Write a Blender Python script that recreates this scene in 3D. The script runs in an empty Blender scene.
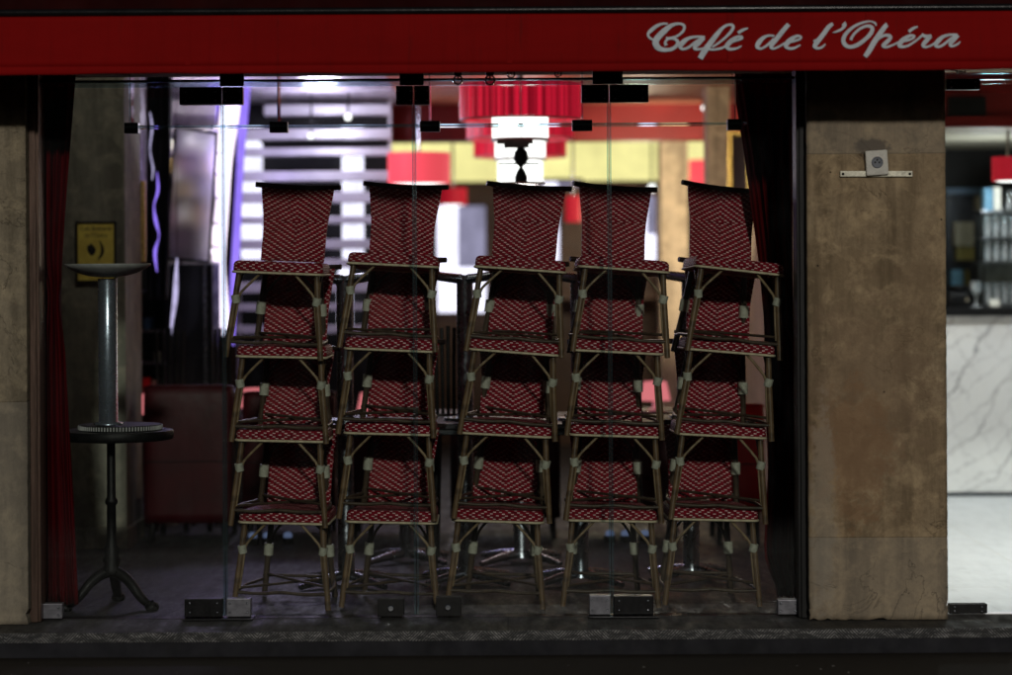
import bpy, bmesh, math, random
from mathutils import Vector, Matrix
random.seed(7)
S = bpy.context.scene
COL = S.collection
R = math.radians
PI = math.pi

# ---------------------------------------------------------------- measuring helper
F = 2389.0          # focal length in photo pixels (85 mm on 36 mm, 1012 px wide)
CAMY, EYE, HZ = -10.9, 1.6, 266.0
ROLL = R(0.33)

def at(px, py, Y):
    """a photo pixel at real depth Y -> world point"""
    dx, dy = px - 506.0, py - HZ
    ux = dx * math.cos(ROLL) - dy * math.sin(ROLL)
    uy = dx * math.sin(ROLL) + dy * math.cos(ROLL)
    d = Y - CAMY
    return Vector((ux * d / F, Y, EYE - uy * d / F))

# ---------------------------------------------------------------- mesh builder
class MB:
    def __init__(self):
        self.v, self.f, self.uv, self.mi, self.sm = [], [], [], [], []
    def face(self, idx, uv=None, mi=0, smooth=False):
        self.f.append(tuple(idx)); self.uv.append(uv); self.mi.append(mi); self.sm.append(smooth)
    def box(self, a, b, mi=0):
        x0, y0, z0 = (min(a[i], b[i]) for i in range(3)); x1, y1, z1 = (max(a[i], b[i]) for i in range(3))
        n = len(self.v)
        self.v += [(x0,y0,z0),(x1,y0,z0),(x1,y1,z0),(x0,y1,z0),(x0,y0,z1),(x1,y0,z1),(x1,y1,z1),(x0,y1,z1)]
        for q in ((0,3,2,1),(4,5,6,7),(0,1,5,4),(2,3,7,6),(1,2,6,5),(3,0,4,7)):
            pts = [self.v[n+i] for i in q]
            if q in ((0,3,2,1),(4,5,6,7)): uv = [(p[0],p[1]) for p in pts]
            elif q in ((0,1,5,4),(2,3,7,6)): uv = [(p[0],p[2]) for p in pts]
            else: uv = [(p[1],p[2]) for p in pts]
            self.face([n+i for i in q], uv, mi)
        return self
    def tube(self, pts, r, n=8, squash=None, cap=True, mi=0, smooth=True):
        pts = [Vector(p) for p in pts]
        rs = r if isinstance(r, (list, tuple)) else [r]*len(pts)
        base = len(self.v)
        up = None
        L = 0.0
        for i, p in enumerate(pts):
            if i == 0: t = pts[1]-p
            elif i == len(pts)-1: t = p-pts[i-1]
            else: t = (pts[i+1]-p).normalized() + (p-pts[i-1]).normalized()
            t = t.normalized() if t.length > 1e-9 else Vector((0,0,1))
            if up is None:
                up = Vector((0,0,1)) if abs(t.z) < .9 else Vector((0,1,0))
            u = up - t*up.dot(t)
            if u.length < 1e-6: u = t.orthogonal()
            u.normalize(); w = t.cross(u).normalized(); up = u
            for k in range(n):
                a = 2*PI*k/n
                o = (u*math.cos(a) + w*math.sin(a))*rs[i]
                if squash: o = Vector((o.x*squash[0], o.y*squash[1], o.z*squash[2]))
                self.v.append(tuple(p+o))
        for i in range(len(pts)-1):
            for k in range(n):
                a, b = base+i*n+k, base+i*n+(k+1)%n
                self.face((a, b, b+n, a+n), None, mi, smooth)
        if cap:
            e = base+(len(pts)-1)*n; c0 = len(self.v)
            self.v += self.v[base:base+n] + self.v[e:e+n]
            self.face([c0+k for k in range(n)][::-1], None, mi)
            self.face([c0+n+k for k in range(n)], None, mi)
        return self
    def lathe(self, c, prof, n=32, mi=0, smooth=True, pleat=0, pleats=0, cap=True):
        """prof: list of (radius, height) bottom to top"""
        c = Vector(c); base = len(self.v)
        for (r, h) in prof:
            for k in range(n):
                a = 2*PI*k/n
                rr = max(r, 1e-4) * (1 + (pleat*math.cos(a*pleats) if pleat else 0))
                self.v.append(tuple(c+Vector((rr*math.cos(a), rr*math.sin(a), h))))
        for i in range(len(prof)-1):
            for k in range(n):
                a, b = base+i*n+k, base+i*n+(k+1)%n
                self.face((a, b, b+n, a+n), None, mi, smooth)
        for rr0, e, flip in ((prof[0][0], base, True), (prof[-1][0], base+(len(prof)-1)*n, False)):
            if cap and rr0 > 1e-3:
                c0 = len(self.v); self.v += self.v[e:e+n]
                q = [c0+k for k in range(n)]
                self.face(q[::-1] if flip else q, None, mi)
        return self
    def grid(self, fn, nu, nv, uvf=None, mi=0, smooth=True, thick=0.0):
        """fn(u,v) -> point (u,v in 0..1); with thick a back skin along +Y closes it"""
        def skin(off, flip):
            base = len(self.v)
            for j in range(nv+1):
                for i in range(nu+1):
                    p = Vector(fn(i/nu, j/nv)); self.v.append((p.x, p.y+off, p.z))
            for j in range(nv):
                for i in range(nu):
                    q = [base+j*(nu+1)+i, base+j*(nu+1)+i+1, base+(j+1)*(nu+1)+i+1, base+(j+1)*(nu+1)+i]
                    uv = [uvf(a/nu, b/nv) for a, b in ((i,j),(i+1,j),(i+1,j+1),(i,j+1))] if uvf else None
                    if flip: q = q[::-1]; uv = uv[::-1] if uv else None
                    self.face(q, uv, mi, smooth)
            return base
        a = skin(0, False)
        if thick:
            b = skin(thick, True)
            def ix(o, i, j): return o+j*(nu+1)+i
            for i in range(nu):
                self.face((ix(a,i+1,0), ix(a,i,0), ix(b,i,0), ix(b,i+1,0)), None, mi)
                self.face((ix(a,i,nv), ix(a,i+1,nv), ix(b,i+1,nv), ix(b,i,nv)), None, mi)
            for j in range(nv):
                self.face((ix(a,0,j), ix(a,0,j+1), ix(b,0,j+1), ix(b,0,j)), None, mi)
                self.face((ix(a,nu,j+1), ix(a,nu,j), ix(b,nu,j), ix(b,nu,j+1)), None, mi)
        return self
    def prism(self, poly, y0, y1, mi=0):
        """poly: list of (x,z); extruded along Y"""
        n = len(poly); b = len(self.v)
        self.v += [(x, y0, z) for x, z in poly] + [(x, y1, z) for x, z in poly]
        self.face(range(b, b+n), [(x,z) for x,z in poly], mi)
        self.face(range(b+2*n-1, b+n-1, -1), None, mi)
        for i in range(n):
            j = (i+1) % n
            self.face((b+j, b+i, b+n+i, b+n+j), None, mi)
        return self
    def build(self, name, mat, parent=None, bevel=0.0, loc=None):
        me = bpy.data.meshes.new(name)
        me.from_pydata(self.v, [], self.f)
        uvl = me.uv_layers.new(name='UVMap')
        for p, uv in zip(me.polygons, self.uv):
            if uv:
                for li, t in zip(p.loop_indices, uv): uvl.data[li].uv = t
        me.polygons.foreach_set('material_index', self.mi)
        me.polygons.foreach_set('use_smooth', self.sm)
        bm = bmesh.new(); bm.from_mesh(me)
        bmesh.ops.recalc_face_normals(bm, faces=bm.faces)
        if bevel:
            es = [e for e in bm.edges if len(e.link_faces) == 2 and e.calc_face_angle(0) > R(50)]
            bmesh.ops.bevel(bm, geom=es, offset=bevel, segments=2, affect='EDGES', profile=.6)
        bm.to_mesh(me); bm.free()
        for m in (mat if isinstance(mat, (list, tuple)) else [mat]): me.materials.append(m)
        o = bpy.data.objects.new(name, me); COL.objects.link(o)
        if parent: o.parent = parent
        if loc: o.location = loc
        return o

def MBox(a, b): return MB().box(a, b)

def tag(o, label, cat, group=None):
    o['label'] = label; o['category'] = cat
    if group: o['group'] = group
    return o
def thing(name, label, cat, loc=(0,0,0), rz=0.0, group=None):
    o = bpy.data.objects.new(name, None); COL.objects.link(o)
    o.empty_display_size = .1; o.location = loc; o.rotation_euler = (0,0,rz)
    return tag(o, label, cat, group)
def struct(o):
    o['kind'] = 'structure'; return o
def copy_tree(o, parent=None):
    c = o.copy(); COL.objects.link(c); c.parent = parent
    for ch in list(o.children): copy_tree(ch, c)
    return c
def smooth_path(pts, n=6):
    """Catmull-Rom through tuples of any dimension"""
    out = []
    P = [pts[0]] + list(pts) + [pts[-1]]
    for i in range(1, len(P)-2):
        for k in range(n):
            t = k/n
            out.append(tuple(.5*((2*b)+(c-a)*t+(2*a-5*b+4*c-d)*t*t+(-a+3*b-3*c+d)*t**3)
                       for a, b, c, d in zip(P[i-1], P[i], P[i+1], P[i+2])))
    out.append(tuple(pts[-1]))
    return out

# ---------------------------------------------------------------- materials
class NT:
    def __init__(self, name):
        self.m = bpy.data.materials.new(name); self.m.use_nodes = True
        self.t = self.m.node_tree; self.t.nodes.clear()
        self.out = self.t.nodes.new('ShaderNodeOutputMaterial')
    def n(self, typ, ins=None, **kw):
        nd = self.t.nodes.new(typ)
        for k, v in kw.items(): setattr(nd, k, v)
        if ins:
            for k, v in ins.items():
                if isinstance(v, bpy.types.NodeSocket): self.t.links.new(v, nd.inputs[k])
                else: nd.inputs[k].default_value = v
        return nd
    def math(self, op, a, b=0.0, c=None, clamp=False):
        ins = {0: a, 1: b}
        if c is not None: ins[2] = c
        return self.n('ShaderNodeMath', ins, operation=op, use_clamp=clamp).outputs[0]
    def mix(self, f, a, b):
        nd = self.n('ShaderNodeMix', data_type='RGBA')
        for k, v in ((0, f), (6, a), (7, b)):
            if isinstance(v, bpy.types.NodeSocket): self.t.links.new(v, nd.inputs[k])
            else: nd.inputs[k].default_value = v
        return nd.outputs[2]
    def ramp(self, f, stops):
        nd = self.n('ShaderNodeValToRGB', {0: f}); cr = nd.color_ramp
        while len(cr.elements) < len(stops): cr.elements.new(.5)
        for e, (p, c) in zip(cr.elements, stops):
            e.position = p; e.color = c if isinstance(c, tuple) else (c,c,c,1)
        return nd.outputs[0]
    def coord(self, kind='Object'): return self.n('ShaderNodeTexCoord').outputs[kind]
    def mapping(self, v, scale=(1,1,1), loc=(0,0,0), rot=(0,0,0)):
        return self.n('ShaderNodeMapping', {'Vector': v, 'Scale': scale, 'Location': loc, 'Rotation': rot}).outputs[0]
    def noise(self, v, scale, detail=4, rough=.55, dist=0.0):
        return self.n('ShaderNodeTexNoise', {'Vector': v, 'Scale': scale, 'Detail': detail, 'Roughness': rough, 'Distortion': dist}).outputs[0]
    def done(self, shader):
        self.t.links.new(shader, self.out.inputs[0]); return self.m
    def principled(self, color, rough=.5, metal=0.0, bump=None, bstr=.3, bdist=.01, **kw):
        ins = {'Base Color': color, 'Roughness': rough, 'Metallic': metal, 'Specular IOR Level': .25}
        ins.update(kw)
        if bump is not None:
            ins['Normal'] = self.n('ShaderNodeBump', {'Height': bump, 'Strength': bstr, 'Distance': bdist}).outputs[0]
        return self.n('ShaderNodeBsdfPrincipled', ins).outputs[0]

def c4(c): return (c[0], c[1], c[2], 1.0)

def plain(name, c, rough=.5, metal=0.0, var=.18, scale=14.0, bump=.12, stretch=(1,1,1), **kw):
    k = NT(name); v = k.mapping(k.coord(), scale=stretch)
    f = k.noise(v, scale, 5, .6)
    lo = tuple(max(0, x*(1-var)) for x in c); hi = tuple(min(1, x*(1+var)) for x in c)
    col = k.ramp(f, [(.3, c4(lo)), (.7, c4(hi))])
    rr = k.ramp(k.noise(v, scale*2.3, 4), [(.3, max(0.0, rough*.85)), (.7, min(1.0, rough*1.15))])
    return k.done(k.principled(col, rr, metal, k.noise(v, scale*6, 3), bump, .004, **kw))

def glow(name, c, s, var=0.0, scale=4.0):
    k = NT(name)
    col = c4(c)
    if var:
        f = k.noise(k.coord(), scale, 4, .6)
        col = k.ramp(f, [(.32, c4(tuple(x*(1-var) for x in c))), (.68, c4(c))])
    return k.done(k.n('ShaderNodeEmission', {'Color': col, 'Strength': s}).outputs[0])

def thin_glass(name, tint=(.94,.97,.96), rough=0.0, dirt_glint=.004):
    k = NT(name)
    fr = k.n('ShaderNodeFresnel', {'IOR': 1.45}).outputs[0]
    tr = k.n('ShaderNodeBsdfTransparent', {'Color': c4(tint)}).outputs[0]
    gl = k.n('ShaderNodeBsdfGlossy', {'Color': (1,1,1,1), 'Roughness': .02}).outputs[0]
    a = k.n('ShaderNodeMixShader', {0: fr, 1: tr, 2: gl}).outputs[0]
    sm = k.noise(k.mapping(k.coord(), scale=(1.2,1,.35)), 5, 6, .7)
    df = k.n('ShaderNodeBsdfDiffuse', {'Color': (.6,.62,.64,1)}).outputs[0]
    return k.done(k.n('ShaderNodeMixShader', {0: k.ramp(sm, [(.46, 0.0), (.8, dirt_glint*2)]), 1: a, 2: df}).outputs[0])

def woven(name, red, cream, cw, ch, period=3.0):
    k = NT(name)
    uv = k.n('ShaderNodeSeparateXYZ', {0: k.coord('UV')})
    U = k.math('ADD', k.math('DIVIDE', uv.outputs[0], cw), .5); V = k.math('ADD', k.math('DIVIDE', uv.outputs[1], ch), .5)
    ci, cj = k.math('FLOOR', U), k.math('FLOOR', V)
    fu = k.math('ABSOLUTE', k.math('SUBTRACT', k.math('FRACT', U), .5))
    fv = k.math('ABSOLUTE', k.math('SUBTRACT', k.math('FRACT', V), .5))
    m = k.math('MODULO', k.math('ADD', k.math('ABSOLUTE', ci), k.math('ABSOLUTE', cj)), period)
    on = k.math('LESS_THAN', m, .5)
    shape = k.math('MULTIPLY', k.math('LESS_THAN', fu, .47), k.math('LESS_THAN', fv, .27))
    dash = k.math('MULTIPLY', on, shape)
    cell = k.n('ShaderNodeCombineXYZ', {0: ci, 1: cj, 2: 0.0}).outputs[0]
    wn = k.n('ShaderNodeTexWhiteNoise', {'Vector': cell}, noise_dimensions='3D').outputs[0]
    rv = k.mix(wn, c4(tuple(x*.6 for x in red)), c4(tuple(min(1,x*1.3) for x in red)))
    cv = k.mix(wn, c4(tuple(x*.62 for x in cream)), c4(cream))
    wear = k.noise(k.coord(), 9, 5, .65)
    rd = k.n('ShaderNodeObjectInfo').outputs['Random']
    col = k.mix(dash, rv, cv)
    col = k.mix(k.math('MULTIPLY', rd, k.ramp(k.noise(k.coord(), 3.5, 5, .6), [(.4, 0.0), (.75, .55)])), col, c4((.30,.05,.05)))
    col = k.mix(k.ramp(wear, [(.45, 0.0), (.8, .28)]), col, c4((.035,.012,.012)))
    h = k.math('SUBTRACT', 1.0, k.math('ADD', k.math('MULTIPLY', k.math('MULTIPLY', fu, fu), 1.6), k.math('MULTIPLY', k.math('MULTIPLY', fv, fv), 2.6)))
    return k.done(k.principled(col, .5, 0.0, h, .7, .004, **{'Specular IOR Level': .12}))

def stone(name, base, dark, stain=None, joints=()):
    k = NT(name); co = k.coord()
    big = k.noise(co, 1.6, 6, .62, .6)
    streak = k.noise(k.mapping(co, scale=(3.2, 3.2, .32)), 3.2, 6, .65, .3)
    fine = k.noise(co, 42, 5, .7)
    mid = k.noise(co, 9, 6, .65, .4)
    col = k.mix(k.ramp(big, [(.3, 0.0), (.7, 1.0)]), c4(dark), c4(base))
    col = k.mix(k.ramp(streak, [(.36, .8), (.58, 0.0)]), col, c4(tuple(x*.5 for x in dark)))
    col = k.mix(k.ramp(mid, [(.46, 0.0), (.68, .75)]), col, c4((base[0]*1.25, base[1]*1.22, base[2]*1.15)))
    col = k.mix(k.ramp(fine, [(.45, 0.0), (.8, .6)]), col, c4(tuple(x*.6 for x in dark)))
    # pits and small dark holes
    vo = k.n('ShaderNodeTexVoronoi', {'Vector': co, 'Scale': 7.0, 'Randomness': 1.0}).outputs['Distance']
    pit = k.ramp(vo, [(.012, 1.0), (.04, 0.0)])
    col = k.mix(pit, col, c4((.03,.026,.02)))
    # hairline cracks
    cr = k.math('ABSOLUTE', k.math('SUBTRACT', k.noise(co, 2.4, 7, .6, 1.2), .5))
    crk = k.math('MULTIPLY', k.ramp(cr, [(.0, 1.0), (.006, 0.0)]), k.ramp(big, [(.45, 0.0), (.6, .7)]))
    col = k.mix(crk, col, c4(tuple(x*.35 for x in dark)))
    if stain:
        for (c, r, cc, amt) in stain:
            d = k.n('ShaderNodeVectorMath', {0: k.mapping(co, loc=tuple(-x for x in c)), 1: (1/r[0], 0, 1/r[1])}, operation='MULTIPLY').outputs[0]
            ln = k.n('ShaderNodeVectorMath', {0: d}, operation='LENGTH').outputs['Value']
            dd = k.math('ADD', ln, k.math('MULTIPLY', k.math('SUBTRACT', k.noise(co, 16, 5, .7), .5), 2.2))
            col = k.mix(k.math('MULTIPLY', k.ramp(dd, [(.6, 1.0), (1.0, 0.0)]), amt), col, c4(cc))
    jt = None
    if joints:
        z = k.n('ShaderNodeSeparateXYZ', {0: co}).outputs[2]
        zw = k.math('ADD', z, k.math('MULTIPLY', k.math('SUBTRACT', mid, .5), .006))
        for (jz, above) in joints:
            ln = k.ramp(k.math('ABSOLUTE', k.math('SUBTRACT', zw, jz)), [(.0015, 1.0), (.004, 0.0)])
            jt = ln if jt is None else k.math('MAXIMUM', jt, ln)
            side = k.math('GREATER_THAN', zw, jz) if above else k.math('LESS_THAN', zw, jz)
            col = k.mix(k.math('MULTIPLY', side, .38), col, c4((.27,.25,.215)))
        col = k.mix(k.math('MULTIPLY', jt, .15), col, c4((.06,.05,.04)))
    h = k.math('SUBTRACT', k.math('ADD', k.math('MULTIPLY', mid, .7), k.math('MULTIPLY', fine, .35)), k.math('ADD', pit, k.math('MULTIPLY', crk, .6)))
    if jt is not None: h = k.math('SUBTRACT', h, k.math('MULTIPLY', jt, .4))
    return k.done(k.principled(col, .82, 0.0, h, .6, .012))

def tread(name):
    k = NT(name)
    uv = k.n('ShaderNodeSeparateXYZ', {0: k.coord('UV')})
    U = k.math('DIVIDE', uv.outputs[0], .11); V = k.math('DIVIDE', uv.outputs[1], .11)
    par = k.math('MODULO', k.math('ABSOLUTE', k.math('FLOOR', U)), 2.0)
    sgn = k.math('SUBTRACT', k.math('MULTIPLY', par, 2.0), 1.0)
    ph = k.math('ADD', k.math('MULTIPLY', k.math('FRACT', U), 8.0), k.math('MULTIPLY', k.math('MULTIPLY', V, 8.0), sgn))
    st = k.math('ABSOLUTE', k.math('SUBTRACT', k.math('FRACT', k.math('ADD', ph, 40.0)), .5))
    h = k.ramp(st, [(.18, 1.0), (.3, 0.0)])
    wear = k.noise(k.mapping(k.coord(), scale=(1,1,3)), 16, 6, .8)
    col = k.mix(h, c4((.03,.03,.032)), k.mix(k.ramp(wear, [(.46, 0.0), (.66, 1.0)]), c4((.06,.06,.06)), c4((.46,.45,.44))))
    return k.done(k.principled(col, .45, .2, h, .8, .003))

def velvet(name, c):
    k = NT(name); co = k.coord()
    f = k.noise(k.mapping(co, scale=(14,6,.7)), 3, 5, .6)
    col = k.ramp(f, [(.3, c4(tuple(x*.55 for x in c))), (.7, c4(c))])
    return k.done(k.principled(col, .9, 0.0, k.noise(co, 160, 2), .25, .003, **{'Specular IOR Level': .05}))

def canvas(name, c):
    k = NT(name); co = k.coord()
    f = k.noise(k.mapping(co, scale=(.5,1,1.6)), 2.2, 6, .65)
    st = k.noise(k.mapping(co, scale=(6,1,.35)), 3.0, 5, .7)
    col = k.mix(k.ramp(f, [(.3, 0.0), (.7, 1.0)]), c4(tuple(x*.78 for x in c)), c4(c))
    col = k.mix(k.ramp(st, [(.5, 0.0), (.8, .35)]), col, c4(tuple(x*.5 for x in c)))
    dt = k.noise(k.mapping(co, scale=(9,1,.6)), 2.6, 6, .75)
    col = k.mix(k.ramp(dt, [(.58, 0.0), (.78, .55)]), col, c4((.05,.012,.01)))
    w = k.n('ShaderNodeTexWave', {'Vector': co, 'Scale': 220.0, 'Distortion': 0.5}).outputs['Fac']
    return k.done(k.principled(col, .8, 0.0, w, .15, .001, **{'Specular IOR Level': .08}))

def marble(name):
    k = NT(name); co = k.coord()
    def vein(rot, scale, dist, lo):
        w = k.n('ShaderNodeTexWave', {'Vector': k.mapping(co, rot=(0, R(rot), 0)), 'Scale': scale, 'Distortion': dist, 'Detail': 6.0, 'Detail Scale': 1.1, 'Detail Roughness': .62}, wave_profile='SIN').outputs['Fac']
        return k.ramp(w, [(lo, 0.0), (1.0, 1.0)])
    msk = k.noise(co, 2.2, 4, .6)
    cl = k.noise(co, 1.4, 6, .6, .4)
    col = k.mix(k.ramp(cl, [(.35, 0.0), (.7, 1.0)]), c4((.70,.70,.72)), c4((.84,.84,.85)))
    v1 = k.math('MULTIPLY', vein(-38, 1.0, 7.0, .988), k.ramp(msk, [(.35, .35), (.6, 1.0)]))
    v2 = k.math('MULTIPLY', vein(28, 1.9, 9.0, .98), k.ramp(msk, [(.4, .1), (.65, .8)]))
    col = k.mix(v1, col, c4((.26,.26,.29)))
    col = k.mix(v2, col, c4((.42,.42,.45)))
    col = k.mix(k.math('MULTIPLY', vein(-52, 2.4, 10.0, .975), .8), col, c4((.45,.45,.48)))
    return k.done(k.principled(col, .22))

def tiles(name, c, size, rough, grout, var=.25):
    k = NT(name); co = k.coord()
    b = k.n('ShaderNodeTexBrick', {'Vector': co, 'Color1': (1,1,1,1), 'Color2': (.9,.9,.9,1), 'Mortar': (0,0,0,1), 'Scale': 1.0,
            'Mortar Size': .004, 'Mortar Smooth': .3, 'Brick Width': size, 'Row Height': size}, offset=0.0)
    f = k.noise(co, 5, 7, .65, .5); g = k.noise(k.mapping(co, scale=(1,.25,1)), 14, 5, .7)
    col = k.ramp(f, [(.3, c4(tuple(x*(1-var) for x in c))), (.7, c4(tuple(x*(1+var) for x in c)))])
    col = k.mix(k.ramp(g, [(.55, 0.0), (.8, .5)]), col, c4(tuple(x*.55 for x in c)))
    col = k.mix(k.math('SUBTRACT', 1.0, b.outputs['Color']), col, c4(grout))
    rr = k.ramp(g, [(.3, rough*.7), (.75, min(1, rough*1.8))])
    return k.done(k.principled(col, rr, 0.0, b.outputs['Fac'], -.2, .002))

def asphalt(name, c):
    k = NT(name); co = k.coord()
    f = k.noise(co, 120, 4, .7); g = k.noise(co, 1.3, 6, .65, .5)
    col = k.mix(k.ramp(g, [(.3, 0.0), (.7, 1.0)]), c4(tuple(x*.6 for x in c)), c4(c))
    col = k.mix(k.ramp(f, [(.4, 0.0), (.75, .6)]), col, c4(tuple(x*1.9 for x in c)))
    return k.done(k.principled(col, .8, 0.0, f, .6, .006))

M = {}
M['stone'] = stone('stone', (.44,.335,.21), (.25,.175,.10),
    [((1.645,0,2.125),(.085,.05),(.055,.033,.022),.9), ((1.62,0,1.0),(.35,.5),(.24,.16,.10),.5), ((1.55,0,.75),(.22,.35),(.27,.15,.075),.5), ((1.85,0,1.35),(.12,.4),(.20,.135,.08),.45), ((1.42,0,.45),(.07,.6),(.36,.31,.24),.5)], ((2.095,True),(.37,False)))
M['stone_left'] = stone('stone_left', (.36,.305,.215), (.23,.19,.13), None, ((1.0,False),))
M['stone_in'] = stone('stone_in', (.30,.285,.23), (.21,.2,.16))
M['stone_warm'] = stone('stone_warm', (.68,.54,.38), (.56,.43,.29))
M['canvas'] = canvas('canvas', (.285,.0048,.0045))
M['cassette'] = plain('cassette', (.022,.0015,.0015), .7, 0, .3, 4, **{'Specular IOR Level': .05})
M['black_bar'] = plain('black_bar', (.012,.012,.013), .22, .2, .3, 8)
M['foil'] = plain('foil', (.60,.66,.72), .5, 0, .14, 24)
M['weave'] = woven('weave', (.225,.003,.015), (.95,.66,.65), .0138, .0082)
M['weave_seat'] = woven('weave_seat', (.225,.003,.015), (.95,.66,.65), .0140, .0082)
M['rattan'] = None
def rattan(name, c, d):
    k = NT(name); co = k.coord()
    f = k.noise(k.mapping(co, scale=(1,1,.3)), 26, 6, .7)
    n = k.noise(k.mapping(co, scale=(.2,.2,1)), 15, 2, .5)
    col = k.ramp(f, [(.32, c4(d)), (.62, c4(c))])
    col = k.mix(k.ramp(n, [(.56, 0.0), (.66, .7)]), col, c4(tuple(x*.6 for x in d)))
    return k.done(k.principled(col, .4, 0.0, f, .3, .003))
M['rattan'] = rattan('rattan', (.20,.122,.062), (.07,.040,.022))
M['rattan_dark'] = rattan('rattan_dark', (.085,.058,.038), (.03,.019,.013))
M['rail_dark'] = rattan('rail_dark', (.03,.015,.012), (.012,.007,.006))
M['cane'] = rattan('cane', (.33,.235,.135), (.16,.105,.058))
M['tape'] = plain('tape', (.42,.41,.33), .55, 0, .25, 60)
M['piping'] = plain('piping', (.62,.52,.36), .5, 0, .25, 40)
M['glass'] = thin_glass('glass')
def edge_glass(name):
    k = NT(name)
    tr = k.n('ShaderNodeBsdfTransparent', {'Color': (.74,.86,.90,1)}).outputs[0]
    gl = k.n('ShaderNodeBsdfGlossy', {'Color': (.7,.9,.95,1), 'Roughness': .15}).outputs[0]
    return k.done(k.n('ShaderNodeMixShader', {0: .14, 1: tr, 2: gl}).outputs[0])
M['glass_edge'] = edge_glass('glass_edge')
M['glass_ware'] = thin_glass('glass_ware', (.82,.90,.92), dirt_glint=.62)  # strong pale film stands in for the sparkle of the glassware
M['patch'] = plain('patch', (.012,.012,.013), .35, .5, .4, 20)
M['steel_patch'] = plain('steel_patch', (.16,.16,.18), .42, .7, .3, 26)
M['chrome'] = plain('chrome', (.62,.65,.70), .16, 1.0, .12, 12, .05)
M['chrome_dull'] = plain('chrome_dull', (.32,.34,.38), .28, 1.0, .2, 12)
M['grey_metal'] = plain('grey_metal', (.45,.44,.43), .45, .2, .2, 20)
M['steel_blue'] = plain('steel_blue', (.30,.34,.40), .26, .8, .12, 10)
M['iron'] = plain('iron', (.016,.015,.015), .45, .6, .4, 30, .4)
M['jamb'] = plain('jamb', (.10,.065,.05), .35, .5, .4, 8, .2, (6,6,.4))
M['jamb_dark'] = plain('jamb_dark', (.010,.010,.010), .5, .0, .4, 8, .2, (6,6,.4))
M['velvet'] = velvet('velvet', (.10,.002,.005))
M['velvet_dark'] = velvet('velvet_dark', (.11,.0025,.005))
M['black_cloth'] = plain('black_cloth', (.010,.010,.012), .7, 0, .4, 20)
M['leather'] = plain("leather", (.036,.0009,.0028), .5, 0, .3, 6, .3)
M['leather_lit'] = plain('leather_lit', (.6,.02,.022), .35, 0, .2, 6, .3)  # the armchair's lit look is put into a stronger red
M['floor_dark'] = tiles('floor_dark', (.026,.026,.028), .6, .45, (.03,.03,.03))
M['floor_pale'] = tiles('floor_pale', (.55,.58,.62), .9, .4, (.4,.4,.39), .08)
M['ledge'] = tiles('ledge', (.048,.047,.045), 1.2, .6, (.018,.018,.018), .35)
M['tread'] = tread('tread')
M['riser'] = plain('riser', (.013,.013,.017), .7, 0, .4, 6)
M['pavement'] = asphalt('pavement', (.022,.017,.012))
M['road'] = asphalt('road', (.045,.043,.04))
M['kerb'] = stone('kerb', (.26,.25,.235), (.19,.18,.17))
M['white_plastic'] = plain('white_plastic', (.66,.64,.58), .45, 0, .12, 50)
M['grey_plastic'] = plain('grey_plastic', (.18,.19,.22), .5)
M['steel_bar'] = plain('steel_bar', (.58,.56,.46), .4, .3, .3, 40)
M['black'] = plain('black', (.008,.008,.008), .6)
M['dark_panel'] = plain('dark_panel', (.03,.035,.045), .25, .1, .4, 3)
M['brown_dark'] = plain('brown_dark', (.05,.025,.015), .5, 0, .4, 4)
M['mauve'] = plain('mauve', (.40,.36,.42), .28, .2, .25, 3)
M['slat'] = plain('slat', (.50,.48,.52), .35, .2, .15, 6)
M['red_wall'] = plain('red_wall', (.14,.007,.006), .5, 0, .2, 3)
M['ceil_warm'] = plain('ceil_warm', (.42,.17,.10), .45, 0, .2, 2)  # warm lamplight tint put into the ceiling colour
M['ceil_white'] = plain('ceil_white', (.30,.28,.22), .7, 0, .08, 3)
M['gold'] = plain('gold', (.62,.42,.13), .35, .9, .35, 40, .5)
M['gold_sign'] = plain('gold_sign', (.92,.66,.13), .5, 0, .25, 12)
M['sign_ink'] = plain('sign_ink', (.018,.014,.012), .6)
M['mirror'] = plain('mirror', (.55,.55,.6), .07, 1.0, .2, 4, .02)
M['marble'] = marble('marble')
M['pink_box'] = plain('pink_box', (.55,.26,.33), .5)
M['ochre_box'] = plain('ochre_box', (.55,.38,.12), .5)
M['lilac_box'] = plain('lilac_box', (.4,.33,.55), .5)
M['glass_smoky'] = thin_glass('glass_smoky', (.62,.62,.66), dirt_glint=.02)
M['rack_back'] = plain('rack_back', (.22,.27,.30), .2, .2, .4, 9)
def frosted(name):
    k = NT(name)
    rf = k.n('ShaderNodeBsdfRefraction', {'Color': (.9,.9,.95,1), 'Roughness': .52, 'IOR': 1.22}).outputs[0]
    gl = k.n('ShaderNodeBsdfGlossy', {'Color': (.8,.8,.9,1), 'Roughness': .2}).outputs[0]
    return k.done(k.n('ShaderNodeMixShader', {0: .12, 1: rf, 2: gl}).outputs[0])
M['frosted'] = frosted('frosted')
M['bulb'] = thin_glass('bulb', (.9,.9,.9), dirt_glint=.14)  # pale film painted in for the glints on the glass
M['shade_red'] = NT('shade_red')
def shade(name, c, s):
    k = NT(name); co = k.coord()
    em = k.n('ShaderNodeEmission', {'Color': c4(c), 'Strength': s}).outputs[0]
    df = k.principled(c4((.5,.02,.04)), .6)
    return k.done(k.n('ShaderNodeAddShader', {0: em, 1: df}).outputs[0])
M['shade_red'] = shade('shade_red', (.62,.008,.03), .42)
M['shade_pink'] = shade('shade_pink', (1.0,.10,.13), .85)
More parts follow.
